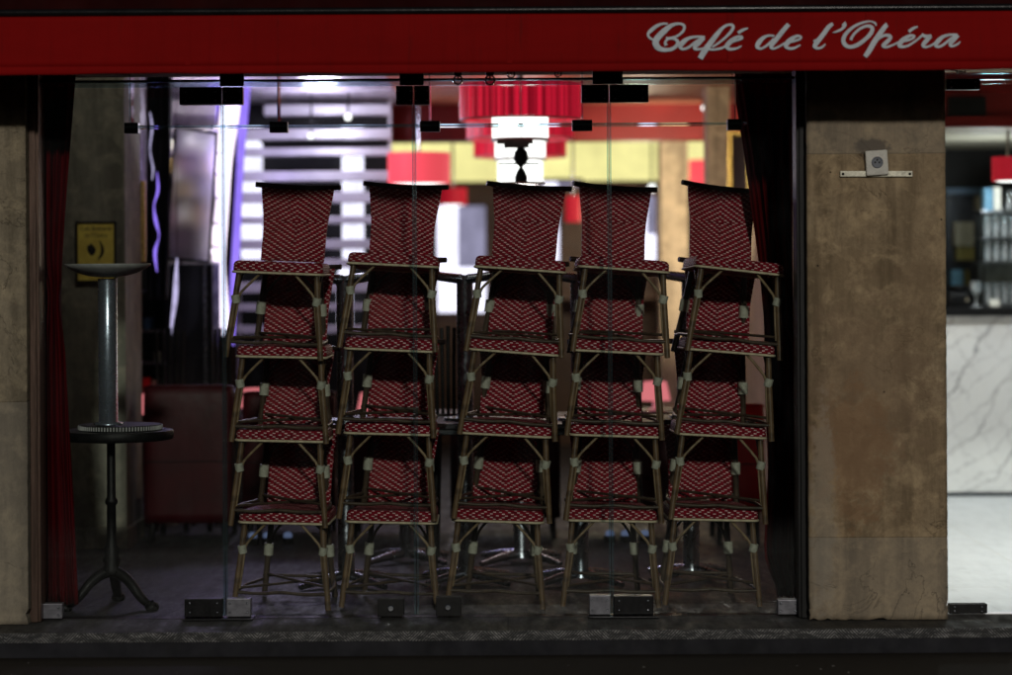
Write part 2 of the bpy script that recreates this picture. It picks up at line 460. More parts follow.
def pleat(name):
    k = NT(name); co = k.coord(); sp = k.n('ShaderNodeSeparateXYZ', {0: co})
    ang = k.math('ARCTAN2', sp.outputs[1], sp.outputs[0])
    pl = k.math('ABSOLUTE', k.math('SINE', k.math('MULTIPLY', ang, 24.0)))
    nz = k.noise(k.n('ShaderNodeCombineXYZ', {0: k.math('MULTIPLY', ang, 9.0), 1: 0.0, 2: 0.0}).outputs[0], 1.0, 2)
    st = k.math('MULTIPLY', k.ramp(pl, [(.05, .35), (.7, 1.0)]), k.ramp(nz, [(.4, .34), (.62, 1.05)]))
    em = k.n('ShaderNodeEmission', {'Color': (.78,.012,.045,1), 'Strength': st}).outputs[0]
    df = k.principled(c4((.5,.02,.04)), .45)
    return k.done(k.n('ShaderNodeAddShader', {0: em, 1: df}).outputs[0])
M['pleat_red'] = pleat('pleat_red')
M['shade_rim'] = glow('shade_rim', (1.0,.25,.28), .8)
M['pink_trim'] = plain('pink_trim', (.75,.35,.38), .4)
M['glow_white'] = glow('glow_white', (1,.97,.95), 2.6)
M['glow_yellow'] = glow('glow_yellow', (1.0,.87,.37), 1.3, .3, 2.2)
M['glow_violet'] = glow('glow_violet', (.33,.20,1.0), 1.6, .4, 3)
M['glow_pinkwhite'] = glow('glow_pinkwhite', (1.0,.80,1.0), 2.6, .3, 2.5)
M['glow_lav'] = glow('glow_lav', (.86,.80,1.0), 2.1, .4, 3.0)
M['glow_lilac'] = glow('glow_lilac', (.72,.62,1.0), 1.1, .4, 8)
M['glow_blue'] = glow('glow_blue', (.35,.45,.8), .22)
M['glow_dim'] = glow('glow_dim', (.55,.5,.75), .75, .5, 4)
M['glow_bright'] = glow('glow_bright', (.86,.80,1.0), 2.4, .3, 2.5)
M['glow_warm'] = glow('glow_warm', (1,.86,.6), 5.0)
M['spark'] = glow('spark', (.8,.75,1.0), 3.5)
M['cream_box'] = plain('cream_box', (.32,.31,.24), .5)
M['olive_box'] = plain('olive_box', (.22,.19,.05), .5)
M['blue_box'] = plain('blue_box', (.12,.28,.42), .45)
M['blue_beam'] = plain('blue_beam', (.06,.11,.18), .35)

# ================================================================ SETTING
struct(MBox((-3.4,0.0,-.1),(1.94,10.4,0)).build('floor', M['floor_dark']))
struct(MBox((1.94,0.0,-.1),(5.2,6.9,0)).build('bar_floor', M['floor_pale']))
struct(MBox((-9,-.425,-.1),(9,-.002,-.003)).build('ledge', M['ledge']))
# stepped nosing of chequer plate
m = MB(); m.box((-9,-.432,-.040),(9,-.4255,.002)); 
struct(m.build('step_nosing', M['tread']))
struct(MBox((-9,-.42,-.12),(9,-.3,-.1005)).build('step_riser', M['riser']))
m = MB(); m.box((-9,-.4275,-.13),(9,-.4256,-.0405)); struct(m.build('step_front', M['riser']))
struct(MBox((-40,-3.2,-.3),(40,-.20,-.106)).build('pavement', M['pavement']))
rndp = random.Random(77)
m = MB()
for i in range(9):
    x, y = rndp.uniform(-2.2,2.2), rndp.uniform(-.98,-.55); r = rndp.uniform(.003,.008)
    m.lathe((x,y,-.1055), [(r,0),(r*.8,.002),(r*.3,.003)], 7)
o = m.build('pavement_spots', M['kerb']); o['kind'] = 'stuff'
struct(MBox((-40,-3.36,-.3),(40,-3.2,-.108)).build('kerb', M['kerb']))
struct(MBox((-120,-160,-.4),(120,-3.36,-.235)).build('road', M['road']))
struct(MBox((-160,-3.3,-.6),(160,160,-.41)).build('ground', M['road']))

t = thing('town_house', 'dark stone town house across the street from the cafe', 'building', (0,-24,-.235))
MBox((-45,-2,0),(45,0,6.2)).build('wall', M['kerb'], t)
for i in range(12):
    x = -38.5+7*i
    f = MBox((x-1.0,.003,1.2),(x+1.0,.05,4.4)).build('window', M['dark_panel'], t)
    m = MB(); m.box((x-.04,.0505,1.25),(x+.04,.08,4.35)); m.box((x-.98,.0505,2.9),(x-.0405,.075,2.98)); m.box((x+.0405,.0505,2.9),(x+.98,.075,2.98)); m.build('frame', M['jamb_dark'], f)
m = MB(); m.box((-45,.003,5.2),(45,.25,5.5)); m.build('cornice', M['kerb'], t)

# walls and ceilings of the cafe room
tag(MBox((-3.6,.35,-.1),(-3.4,10.4,3.1)).build('side_wall', M['brown_dark']), 'dark side wall of the cafe room, far left behind the table', 'wall')
tag(MBox((-3.6,10.4,-.1),(5.4,10.6,3.1)).build('back_wall', M['brown_dark']), 'dark brown back wall of the cafe below the yellow lit panel', 'wall')
tag(MBox((1.84,.36,0),(1.94,10.4,3.0)).build('partition_wall', M['stone_warm']), 'partition wall behind the right curtain between dining room and bar', 'wall')
tag(MBox((5.2,.35,-.1),(5.4,10.4,3.1)).build('bar_side_wall', M['ceil_white']), 'pale side wall of the bar at far right', 'wall')
tag(MBox((1.94,6.9,0),(5.2,7.0,3.0)).build('bar_back_wall', M['black']), 'black back wall behind the bar shelves', 'wall')
struct(MBox((-3.4,.31,2.80),(-.75,10.4,2.9)).build('ceiling', M['mauve']))
struct(MBox((-.75,.31,2.802),(1.84,10.4,2.9)).build('warm_ceiling', M['ceil_warm']))
struct(MBox((1.94,.31,2.95),(5.2,3.5,3.05)).build('bar_ceiling', M['ceil_white']))
struct(MBox((1.94,3.56,2.45),(5.2,6.9,2.5)).build('low_bar_ceiling', M['ceil_white']))
tag(MBox((-8,.0,2.495),(8,.3,5.2)).build('facade_wall', M['stone_left']), 'stone shopfront wall above the red awning', 'wall')

# ================================================================ PILLARS
PX0, PX1 = at(808,400,-.16).x, at(947,400,-.16).x
def pillar(x0, x1, mat, label, seed, zc=1.6):
    m = MB(); rnd = random.Random(seed)
    nz, nx = 110, 30
    # front face as a slightly uneven grid with chipped lower corners
    def fn(u, v):
        x = x0+(x1-x0)*u; z = 2.49*v
        y = -.16 + rnd.uniform(-.0012,.0012)
        if v < .02:
            z += rnd.choice((0,0,0,0,0,.003,.008)); y += rnd.choice((0,0,0,.003))
        if u in (0.0,1.0):
            x += (-1 if u else 1)*abs(rnd.gauss(0,.0008)); y += .004
            if v < .03: x += (-1 if u else 1)*rnd.choice((0,0,.004,.012))
        return (x,y,z)
    m.grid(fn, nx, nz, None, 0, True, .5)
    o = m.build('stone_pillar', mat)
    return tag(o, label, 'pillar', 'stone pillars of the shopfront')
pillar(PX0, PX1, M['stone'], 'weathered brown stone pillar carrying the white socket, right of the curtain', 3)
pillar(-8, at(27,400,-.16).x, M['stone_left'], 'pale beige stone pillar cut by the left edge, beside the dark red curtain', 5)
pillar(4.6, 8, M['stone_left'], 'stone pillar beyond the bar doorway, outside to the right', 9)

def jamb(x0, x1, mat, label):
    m = MB(); m.box((x0,-.08,.0),(x1,.06,2.49)); m.box((x0+.012,-.095,.0),(x1-.012,-.0805,2.49))
    tag(m.build('door_jamb', mat, bevel=.003), label, 'door frame', 'metal door jambs')
jamb(at(28,400,-.08).x, at(40,400,-.08).x, M['jamb'], 'brown metal door jamb against the left stone pillar')
jamb(at(797.5,400,-.08).x, at(809,400,-.08).x, M['jamb_dark'], 'black metal door jamb against the pillar with the socket')

# socket on the pillar
c = at(876,163,-.16)
t = thing('wall_socket', 'white square electric socket on the stone pillar above a metal strip', 'socket', (c.x, -.161, c.z))
m = MB(); m.box((-.05,-.03,-.056),(.05,0,.056)); o = m.build('face_plate', M['white_plastic'], t, .006); o.rotation_euler = (0, R(-3.5), 0)
m = MB()
ring = [(.030,0),(.030,.004),(.024,.004),(.022,-.003)]
m.lathe((0,0,0), [(.026,0),(.026,.0035),(.021,.0035),(.019,.0005)], 24)
o = m.build('socket_ring', M['grey_plastic'], t); o.rotation_euler = (R(90),0,0); o.location = (.001,-.0305,.002)
m = MB()
for dx, dz in ((-.0095,0),(.0095,0)): m.lathe((dx,dz,0), [(.004,0),(.004,.003)], 10)
m.lathe((0,.012,0), [(.0035,0),(.0035,.006)], 10)
o = m.build('socket_hole', M['black'], t); o.rotation_euler = (R(90),0,0); o.location = (.001,-.0318,.002)
c = at(876,174,-.16)
t = thing('metal_strip', 'narrow metal mounting strip with three screws under the white socket', 'metal strip', (c.x,-.161,c.z))
t.rotation_euler = (0, R(.3), 0)
MBox((-.163,-.012,-.0135),(.163,0,.0135)).build('bar', M['steel_bar'], t, .003)
for sx in (-.15,-.009,.15):
    m = MB(); m.lathe((0,0,0), [(.0062,0),(.0062,.003),(.003,.0038)], 12)
    o = m.build('screw', M['black'], t); o.rotation_euler = (R(90),0,0); o.location = (sx,-.0122,0)

# ================================================================ AWNING
AY = -.72
zb = at(506,72,AY).z; zt = at(506,13,AY).z
aw = thing('awning', 'red canvas awning with silver script lettering across the whole shopfront', 'awning', (0,AY,zb))
rnd = random.Random(11)
seams = [-4.1,-2.72,-1.35,.02,.96,1.55,2.9,4.2]
def val(u, v):
    x = -7+14*u; z = zb+.03+(zt-zb-.03)*v
    y = AY + .002*math.sin(x*2.1)+.0012*math.sin(x*5.7+1)*(1-v)
    for s in seams: y += .003*math.exp(-((x-s)/.012)**2)
    return (x-0, y-AY, z-zb)
MB().grid(val, 420, 8, None, 0, True, .004).build('valance', M['canvas'], aw)
def hem(u, v):
    x = -7+14*u; z = zb+(.034)*v + (1-v)*(.0022*math.sin(x*3.1)+.0014*math.sin(x*8.3+2)+.0008*math.sin(x*21))
    y = AY + .002*math.sin(x*2.1)+.0012*math.sin(x*5.7+1) - .004 + .0015*math.cos(v*PI*2)
    return (x, y-AY, z-zb)
MB().grid(hem, 300, 4, None, 0, True, .010).build('hem', M['canvas'], aw)
for sx in seams:
    m = MB(); m.box((sx-.011,-.0042,.036),(sx+.011,.002,zt-zb-.006)); m.box((sx-.0015,-.0052,.036),(sx+.0015,-.0043,zt-zb-.006))
    m.build('seam', M['canvas'], aw)
m = MB(); m.tube([(-7,.0,zt-zb+.012),(7,.0,zt-zb+.012)], .016, 12)
m.build('front_bar', M['black_bar'], aw)
m = MB(); m.box((-7,.03,zt-zb+.0),(7,.67,zt-zb+.30)); m.build('cassette', M['cassette'], aw, .02)
# script lettering in silver foil, pen strokes: (x, y, half width) measured in three enlargements
L1 = [
 [(235,115,6),(190,115,9),(140,135,13),(95,170,15),(70,198,10),(76,226,9),(105,246,8),(135,246,6)],
 [(222,298,13),(214,268,9),(240,243,9),(285,240,10),(318,264,13),(308,302,14),(262,330,14),(200,334,16),(152,314,23),(132,270,25),(156,225,24),(210,172,22),(268,128,15),(328,114,9),(372,130,11),(366,174,10),(318,216,9),(262,232,7),(218,232,5)],
 [(548,226,8),(480,224,9),(410,238,13),(360,275,20),(340,308,15),(362,328,10),(410,314,10),(470,268,10),(520,238,10)],
 [(540,232,15),(492,280,19),(462,314,15),(480,330,10),(540,322,8),(580,300,7)],
 [(508,408,21),(545,345,23),(600,270,21),(650,204,18),(700,148,12),(745,124,9),(784,130,11),(778,168,12),(730,222,10),(665,276,8),(610,312,7)],
 [(575,328,9),(630,332,9),(700,316,9),(745,284,8),(800,260,9),(856,240,10),(856,224,9),(815,228,11),(764,266,19),(734,304,17),(756,328,12),(810,324,9),(858,302,5)],
 [(828,192,12),(868,168,11),(912,152,5)]]
L2 = [
 [(292,217,7),(240,215,9),(192,238,15),(156,280,19),(148,312,14),(180,324,9),(230,296,9),(290,240,10)],
 [(412,118,17),(362,176,18),(304,250,18),(264,304,15),(285,324,9),(340,302,8),(385,276,8),(440,266,9),(505,244,9),(514,224,8),(480,219,11),(424,252,18),(390,294,18),(402,318,12),(450,322,10),(512,294,5)],
 [(785,114,12),(750,142,17),(702,206,18),(652,270,19),(632,304,16),(655,321,10),(690,314,9),(722,286,5)],
 [(622,264,9),(655,246,8),(690,216,6)],
 [(872,110,19),(884,126,15),(864,156,10),(822,178,8),(784,189,3)]]
L3 = [
 [(8,252,11),(32,206,10),(82,160,10),(140,134,11),(186,144,14),(182,188,16),(130,246,15),(62,294,16),(0,310,14),(-40,290,16),(-54,250,16),(-30,196,14),(30,142,11),(100,108,9),(170,94,6),(214,110,8),(222,132,4)],
 [(318,124,17),(300,136,18),(250,204,20),(202,276,21),(160,348,20),(128,392,17)],
 [(205,272,8),(280,218,10),(330,214,13),(342,236,14),(304,276,16),(282,300,14),(310,312,9),(370,291,8),(420,268,8),(480,257,9),(530,238,9),(545,219,8),(510,215,11),(454,247,18),(420,288,18),(432,308,12),(490,300,9),(560,256,8),(612,212,9)],
 [(498,182,12),(535,154,11),(574,138,5)],
 [(606,204,11),(640,221,13),(690,214,9)],
 [(684,222,13),(642,262,17),(618,296,14),(640,311,9),(690,296,8),(735,264,8)],
 [(908,207,8),(850,207,9),(792,222,13),(746,260,18),(726,294,15),(748,309,10),(790,291,10),(850,243,10),(890,216,10)],
 [(915,212,13),(872,255,17),(848,289,14),(866,304,9),(910,286,8),(932,264,4)]]
m = MB(); q = 0
for strokes, ox in ((L1,640),(L2,740),(L3,850)):
    for st in strokes:
        pts, rs = [], []
        for (x, y, r) in smooth_path(st, 6):
            p = at(ox + x/8.433, 10 + y/8.433, AY-.012)
            pts.append((p.x, -.0052 - .00025*(q % 6), p.z-zb)); rs.append((max(r,2.5)*1.06+.3)/8.433*(AY-CAMY)/F)
        m.tube(pts, rs, 12, (1,.02,1), smooth=False)
        q += 1
m.build('lettering', M['foil'], aw)
# broken edge clips hanging from the awning over the bar doorway
m = MB(); rnd = random.Random(4)
for i in range(7):
    p = at(949+i*2.6, 69.5+i*.35+rnd.uniform(-.6,.6), -.3)
    m.tube([(p.x,p.y,p.z),(p.x+.006,p.y+.01,p.z-.004*rnd.uniform(.5,2))], .0045, 6)
tag(m.build('torn_tape', M['white_plastic']), 'torn white tape under the awning above the bar doorway', 'tape')

# clear bulbs under the awning
for px, py, r, lab in ((458,80,5.2,'clear globe bulb under the awning, leftmost of the row'),
                  (490,80,5.6,'clear globe bulb under the awning, second from the left'),
                  (511,74,4.4,'clear globe bulb under the awning, second from the right'),
                  (558,73.5,4.0,'clear globe bulb under the awning, rightmost of the row')):
    c = at(px,py,-.28); rr = r*(10.62)/F
    t = thing('light_bulb', lab, 'bulb', c, 0, 'unlit bulbs under the awning')
    prof = [(rr*math.sin(a), -rr*math.cos(a)) for a in [PI*i/12 for i in range(11)]]
    MB().lathe((0,0,0), prof, 20).build('globe', M['bulb'], t)
    MB().lathe((0,0,0), [(rr*.55,rr*.8),(rr*.8,rr*1.0),(rr*.8,rr*2.2),(rr*.5,2.49-c.z)], 14).build('bulb_holder', M['patch'], t)
    MB().lathe((0,0,0), [(rr*.12,-rr*.1),(rr*.2,rr*.3),(rr*.12,rr*.8)], 8).build('filament_stem', M['chrome'], t)

# ================================================================ GLASS FRONT
GY = 0.0
ztop = 2.43
# top rail
m = MB(); m.box((at(40,80,0).x,-.03,2.447),(at(797,80,0).x,.03,2.456)); m.box((at(40,80,0).x,-.034,2.4255),(at(797,80,0).x,.034,2.4465), 1)
tag(m.build('top_rail', [M['patch'], M['glass_edge']]), 'dark metal head rail along the top of the glass doors', 'rail')
edges = [at(40,400,0).x, at(224.5,400,0).x, at(415.5,400,0).x, at(610.5,400,0).x, at(798,400,0).x]
door_labels = ['leftmost glass door, in front of the small iron table', 'glass door in front of the two left chair stacks',
               'glass door in front of the middle chair stack', 'rightmost glass door, in front of the right curtain']
def pane_box(x0, x1, z0, z1, y, parent, t=.010):
    m = MB(); m.box((x0,y-t/2,z0),(x1,y+t/2,z1))
    for i in range(6):
        m.mi[i] = 1 if i in (0,1,4,5) else 0
    return m.build('pane', [M['glass'], M['glass_edge']], parent)
def patch(parent, x0, x1, z0, z1, mat, name, screws=True, th=.028):
    o = MBox((x0,-th,z0),(x1,th,z1)).build(name, mat, parent, .003)
    if screws:
        for sx in (x0+(x1-x0)*.14, x1-(x1-x0)*.14):
            for sz in (z0+(z1-z0)*.25, z1-(z1-z0)*.25):
                m = MB(); m.lathe((0,0,0), [(.005,0),(.005,.0016),(.002,.0022)], 10)
                s = m.build('screw', M['chrome_dull'], o); s.rotation_euler = (R(90),0,0); s.location = (sx,-th-.0002,sz)
    return o
def X0(px): return at(px,400,0).x
def Z0(px, py): return at(px,py,0).z
for i in range(4):
    x0, x1 = edges[i]+.003, edges[i+1]-.003
    t = thing('glass_door', door_labels[i], 'glass door', (0,GY,0), 0, 'frameless glass doors of the cafe')
    pane_box(x0, x1, .012, 2.418, 0, t)
    for sx, xe in ((1,x0),(-1,x1)):
        if abs(xe) < 1.9:
            MBox((xe,-.0075,.013),(xe+sx*.007,.0075,2.417)).build('edge_strip', M['glass_edge'], t)  # added clear strip widens the refracted streak at the pane edge
    if i < 3: MBox((x1+.0018,-.004,.013),(x1+.0042,.004,2.4215)).build('gasket', M['black'], t)
    zA, zB = Z0(215,105), Z0(215,84)
    if i == 0:
        patch(t, X0(182), x1, zA, 2.4225, M['patch'], 'top_fitting')
        patch(t, X0(35), X0(62), .006, Z0(50,603), M['steel_patch'], 'corner_fitting')
        patch(t, X0(184), X0(222), .010, .093, M['patch'], 'bottom_fitting')
    if i == 0: MBox((X0(223),-.06,2.4235),(X0(247),-.036,2.493)).build('pivot_block', M['patch'], t, .003)
    if i == 1: MBox((X0(402),-.06,2.4235),(X0(426),-.036,2.493)).build('pivot_block', M['patch'], t, .003)
    if i == 2: MBox((X0(594),-.06,2.4235),(X0(624),-.036,2.493)).build('pivot_block', M['patch'], t, .003)
    if i == 1:
        patch(t, x0, X0(245), zA, 2.4225, M['patch'], 'top_fitting')
        patch(t, X0(398), x1, Z0(415,105), 2.4225, M['patch'], 'top_fitting')
        patch(t, X0(226), X0(250), .010, .093, M['steel_patch'], 'bottom_fitting')
        o = patch(t, X0(377), X0(403), .008, .088, M['black'], 'lock_box', False, .034)
        m = MB(); m.lathe((0,0,0), [(.015,0),(.015,.006),(.011,.008)], 18); s = m.build('lock_cylinder', M['chrome'], o); s.rotation_euler=(R(90),0,0); s.location=(X0(390),-.0345,.046)
    if i == 2:
        patch(t, x0, X0(431), Z0(415,105), 2.4225, M['patch'], 'top_fitting')
        patch(t, X0(583), x1, zA, 2.4225, M['patch'], 'top_fitting')
        patch(t, X0(588), X0(609), .010, .098, M['steel_patch'], 'bottom_fitting')
        o = patch(t, X0(435), X0(460), .008, .094, M['black'], 'lock_box', False, .034)
        m = MB(); m.lathe((0,0,0), [(.015,0),(.015,.006),(.011,.008)], 18); s = m.build('lock_cylinder', M['chrome'], o); s.rotation_euler=(R(90),0,0); s.location=(X0(447),-.0345,.049)
    if i == 3:
        patch(t, x0, X0(650), zA, 2.4225, M['patch'], 'top_fitting')
        patch(t, X0(612), X0(652), .010, .095, M['patch'], 'bottom_fitting')
        patch(t, X0(776), X0(797), .006, Z0(790,599), M['steel_patch'], 'corner_fitting')
# hinge plates at the pivots: floor closers
for px, lab in ((218,'flat floor closer plate under the left door pivot'),(622,'flat floor closer plate under the right door pivot')):
    tag(MBox((X0(px)-.16,-.07,.0005),(X0(px)+.16,.07,.006)).build('floor_plate', M['patch'], None, .002), lab, 'floor plate', 'floor closer plates')
# bar doorway glass
t = thing('glass_door', 'glass door of the bright bar doorway, right of the pillar', 'glass door', (0,0,0), 0, 'frameless glass doors of the cafe')
pane_box(PX1+.03, 4.5, .012, 2.418, 0, t)
patch(t, PX1+.03, X0(985), .006, Z0(965,603.5), M['black'], 'bottom_fitting')
patch(t, PX1+.03, X0(981), Z0(965,90), Z0(965,79), M['patch'], 'top_fitting')
m = MB(); m.box((PX1+.03,-.03,2.437),(4.5,.03,2.465))
tag(m.build('top_rail', M['glass_edge'], bevel=.002), 'greenish rail over the bar doorway at far right', 'rail')

# glass stiffener beam and its clamps
zs = at(400,126,.16).z
t = thing('glass_beam', 'horizontal glass beam with black clamps behind the top of the doors', 'glass beam', (0,.16,zs))
m = MB(); m.box((at(126,126,.16).x,-.05,-.006),(at(745,126,.16).x,.05,.006)); m.mi[:] = [0,0,1,1,1,1]
m.build('pane', [M['glass'], M['glass_edge']], t)
for px, w in ((132,14),(279,18),(430,20),(582,20),(734,14)):
    c = at(px,122,.16)
    MBox((c.x-w/2*.00463,-.03,-.028),(c.x+w/2*.00463,.03,.022)).build('clamp', M['patch'], t, .003)
    m = MB(); m.box((c.x-.004,-.06,.0225),(c.x+.004,.06,2.79-zs)); m.mi[:] = [1,1,1,1,0,0]
    m.build('fin', [M['glass'], M['glass_edge']], t)
# ================================================================ CURTAINS
def lerp(tab, y):
    for (a, b), (c, d) in zip(tab, tab[1:]):
        if y <= c: return b+(d-b)*(max(y,a)-a)/(c-a)
    return tab[-1][1]
def curtain(name, label, L, Rr, y0, y1, Y, mat, folds, amp):
    def fn(u, v):
        py = y1+(y0-y1)*v
        px = lerp(L,py)+(lerp(Rr,py)-lerp(L,py))*u
        p = at(px,py,Y)
        w = lerp(Rr,py)-lerp(L,py)
        y = Y + amp*math.sin(u*folds*2*PI + 1.3*math.sin(v*3+folds)) + amp*.4*math.sin(u*folds*4.7*PI+v*2)
        return (p.x + .004*math.sin(u*19+v*7), y, max(p.z,.004))
    return tag(MB().grid(fn, 90, 40, None, 0, True, .006).build(name, mat), label, 'curtain')
curtain('curtain', 'dark red velvet curtain hanging beside the left pillar',
    [(70,30),(260,36),(290,46),(300,46),(350,40),(610,38)], [(70,75),(165,69),(285,62),(300,60),(350,66),(420,69),(610,79)], 66, 604, .16, M['velvet'], 4, .022)
curtain('curtain', 'black red velvet curtain swept to the right against the pillar with the socket',
    [(70,731),(150,745),(200,752),(260,760),(320,765),(400,765),(470,767),(545,763),(560,764),(585,775),(610,778)], [(70,803),(118,800),(126,794),(330,794),(345,803),(610,806)], 64, 597, .56, M['velvet_dark'], 5, .03)

# ================================================================ BISTRO CHAIRS
def seat_outline(n=6, r=.035, wf=.211, wb=.188, yf=-.2, yb=.19):
    pts = []
    for (cx, cy, a0) in ((wf-r, yf+r, -90), (wb-r, yb-r, 0), (-wb+r, yb-r, 90), (-wf+r, yf+r, 180)):
        for i in range(n+1):
            a = R(a0+90*i/n); pts.append((cx+r*math.cos(a), cy+r*math.sin(a)))
    return pts
def make_chair():
    t = thing('bistro_chair', '', 'chair', (0,0,0))
    # woven seat
    out = seat_outline(); n = len(out); m = MB()
    levels = [(.402,.0),(.412,.002),(.436,.001),(.447,-.004),(.4525,-.014)]
    per = [0.0]
    for i in range(n): a, b = out[i], out[(i+1)%n]; per.append(per[-1]+math.hypot(b[0]-a[0], b[1]-a[1]))
    for (z, off) in levels:
        for (x, y) in out:
            k = 1 + off/.2; m.v.append((x*k, y*k, z))
    for l in range(len(levels)-1):
        for i in range(n):
            j = (i+1) % n
            q = (l*n+i, l*n+j, (l+1)*n+j, (l+1)*n+i)
            # centre the u coordinate on the front middle (x = 0 along the front)
            def uu(idx): return m.v[idx][0] if out[i][1] < -.16 and out[j][1] < -.16 else per[idx % n] if idx % n or i != n-1 else per[n]
            uv = [(uu(k), m.v[k][2]-.427) for k in q]
            m.face(q, uv, 0, True)
    top = (len(levels)-1)*n
    m.face([top+i for i in range(n)], [(m.v[top+i][0], m.v[top+i][1]) for i in range(n)])
    m.face([i for i in range(n)][::-1], None)
    seat = m.build('seat', M['weave_seat'], t)
    pp = [(x*1.012, y*1.012, .399) for x, y in out]; pp.append(pp[0])
    MB().tube(pp, .0062, 6).build('piping', M['piping'], seat)
    # woven back
    def bp(u, v):
        w = .149 + .025*v**1.1 + .004*math.cos(v*PI*2)
        x = (u*2-1)*w
        return (x, .20 + .078*v + .03*(1-(u*2-1)**2) - .02 + .012*math.sin(v*PI), .456+.361*v)
    MB().grid(bp, 14, 14, lambda u, v: ((u*2-1)*(.149+.025*v**1.1), (v-.55)*.36), 0, True, .014).build('backrest', M['weave'], t)
    pts = [(x, .262 + .032*(1-(x/.2)**2), .824 - .006*(1-(x/.2)**2)) for x in [(-.208+.416*i/12) for i in range(13)]]
    MB().tube(pts, [.0125]+[.0135]*11+[.0125], 10).build('top_rail', M['rail_dark'], t)
    for s in (-1, 1):
        fl = MB().tube([(s*.184,-.175,.402),(s*.195,-.190,.27),(s*.212,-.205,.12),(s*.224,-.216,0)], [.0135,.0140,.0138,.0135], 10).build('leg', M['rattan'], t)
        MB().tube([(s*.1890,-.188,.254),(s*.1955,-.1925,.291)], .0205, 12).build('wrap', M['tape'], fl)
        rl = MB().tube([(s*.136,.292,.80),(s*.122,.236,.46),(s*.134,.208,.39),(s*.152,.215,.2),(s*.174,.245,0)], [.010,.012,.0135,.0145,.0145], 10).build('leg', M['rattan_dark'], t)
        MB().tube([(s*.1515,.2155,.198),(s*.1475,.2125,.256)], .0235, 10).build('wrap', M['tape'], rl)
        MB().tube([(s*.1235,.237,.452),(s*.1225,.239,.486)], .0165, 10).build('wrap', M['tape'], rl)
        pts = smooth_path([(s*.203,-.196,.09),(s*.189,-.190,.2),(s*.177,-.188,.285),(s*.150,-.186,.325),(s*.075,-.180,.402)], 5)
        MB().tube(pts, .0065, 8).build('brace', M['cane'], t)
        pts = smooth_path([(s*.158,.222,.12),(s*.142,.21,.235),(s*.112,.205,.32),(s*.04,.2,.395)], 5)
        MB().tube(pts, .0065, 8).build('brace', M['rattan_dark'], t)
        # side stretcher and side brace
        MB().tube([(s*.216,-.215,.076),(s*.212,.0,.082),(s*.170,.25,.082)], .008, 8).build('stretcher', M['rattan_dark'], t)
        pts = smooth_path([(s*.197,-.17,.27),(s*.19,-.12,.345),(s*.187,-.05,.402)], 4)
        MB().tube(pts, .006, 8).build('brace', M['rattan'], t)
    MB().tube(smooth_path([(-.228,-.212,.074),(-.1,-.208,.070),(0,-.207,.077),(.1,-.208,.071),(.228,-.212,.075)], 4), .0085, 8).build('stretcher', M['rattan_dark'], t)
    MB().tube([(-.180,.240,.098),(.180,.240,.098)], .008, 8).build('stretcher', M['rattan_dark'], t)
    MB().tube([(-.205,-.19,.092),(0,.02,.095),(.162,.232,.092)], .0065, 8).build('stretcher', M['rattan_dark'], t)
    MB().tube([(.205,-.19,.107),(0,.02,.109),(-.162,.232,.107)], .0065, 8).build('stretcher', M['rattan_dark'], t)
    # cane binding lashed round the stretcher ends
    return t
proto = make_chair()
stack_name = ['leftmost stack','second stack from the left','middle stack','second stack from the right','rightmost stack']
lev_name = ['bottom one of the','second from the bottom in the','second from the top in the','topmost of the']
cen = [[286,283,284,280],[393.5,391.5,392,394],[499,507.5,515,521],[610,614,616,623],[714,722,730,741]]
zy  = [[523,441,357,273],[517,434,350,264.5],[519,435,352,269],[520,436,352,269],[518,436,352,270]]
yaw = [-5.2,-3.4,-3.6,2.6,4.8]
rol = [[.8,.9,1.0,2.2],[.9,1.2,2.2,2.8],[1.5,2.8,4.2,4.0],[1.3,2.0,3.0,4.2],[1.8,3.4,4.8,6.2]]
rnd = random.Random(21)
first = True
for s in range(5):
    for l in range(4):
        o = proto if first else copy_tree(proto); first = False
        yw = R({(4,3): 9.0, (3,3): 7.0, (2,3): -1.6}.get((s,l), yaw[s])+rnd.uniform(-1.2,1.2)); rl = R(rol[s][l]+.3)
        yb = .46 + rnd.uniform(-.008,.008) - .004*l
        sh = (-3.5,-3,-2,2,0)[s]
        pt = at(cen[s][l]+sh, zy[s][l], yb-.2)
        z = (pt.z - .400) if l else .224*math.sin(rl)
        o.location = (pt.x - .2*math.sin(yw) - .40*math.sin(rl)*.9, yb, z)
        pitch = {(1,3): -4.2, (0,3): -.3, (2,3): -2.2, (3,3): -2.4, (4,3): -1.8}.get((s,l), rnd.uniform(-.8,.6) if l else 0.0)
        o.rotation_euler = (R(pitch), rl, yw)
        if l: o.location.z += .2*math.sin(R(pitch))
        o['label'] = 'red woven bistro chair, ' + lev_name[l] + ' ' + stack_name[s]
        o['category'] = 'chair'; o['group'] = 'stacked red woven bistro chairs'

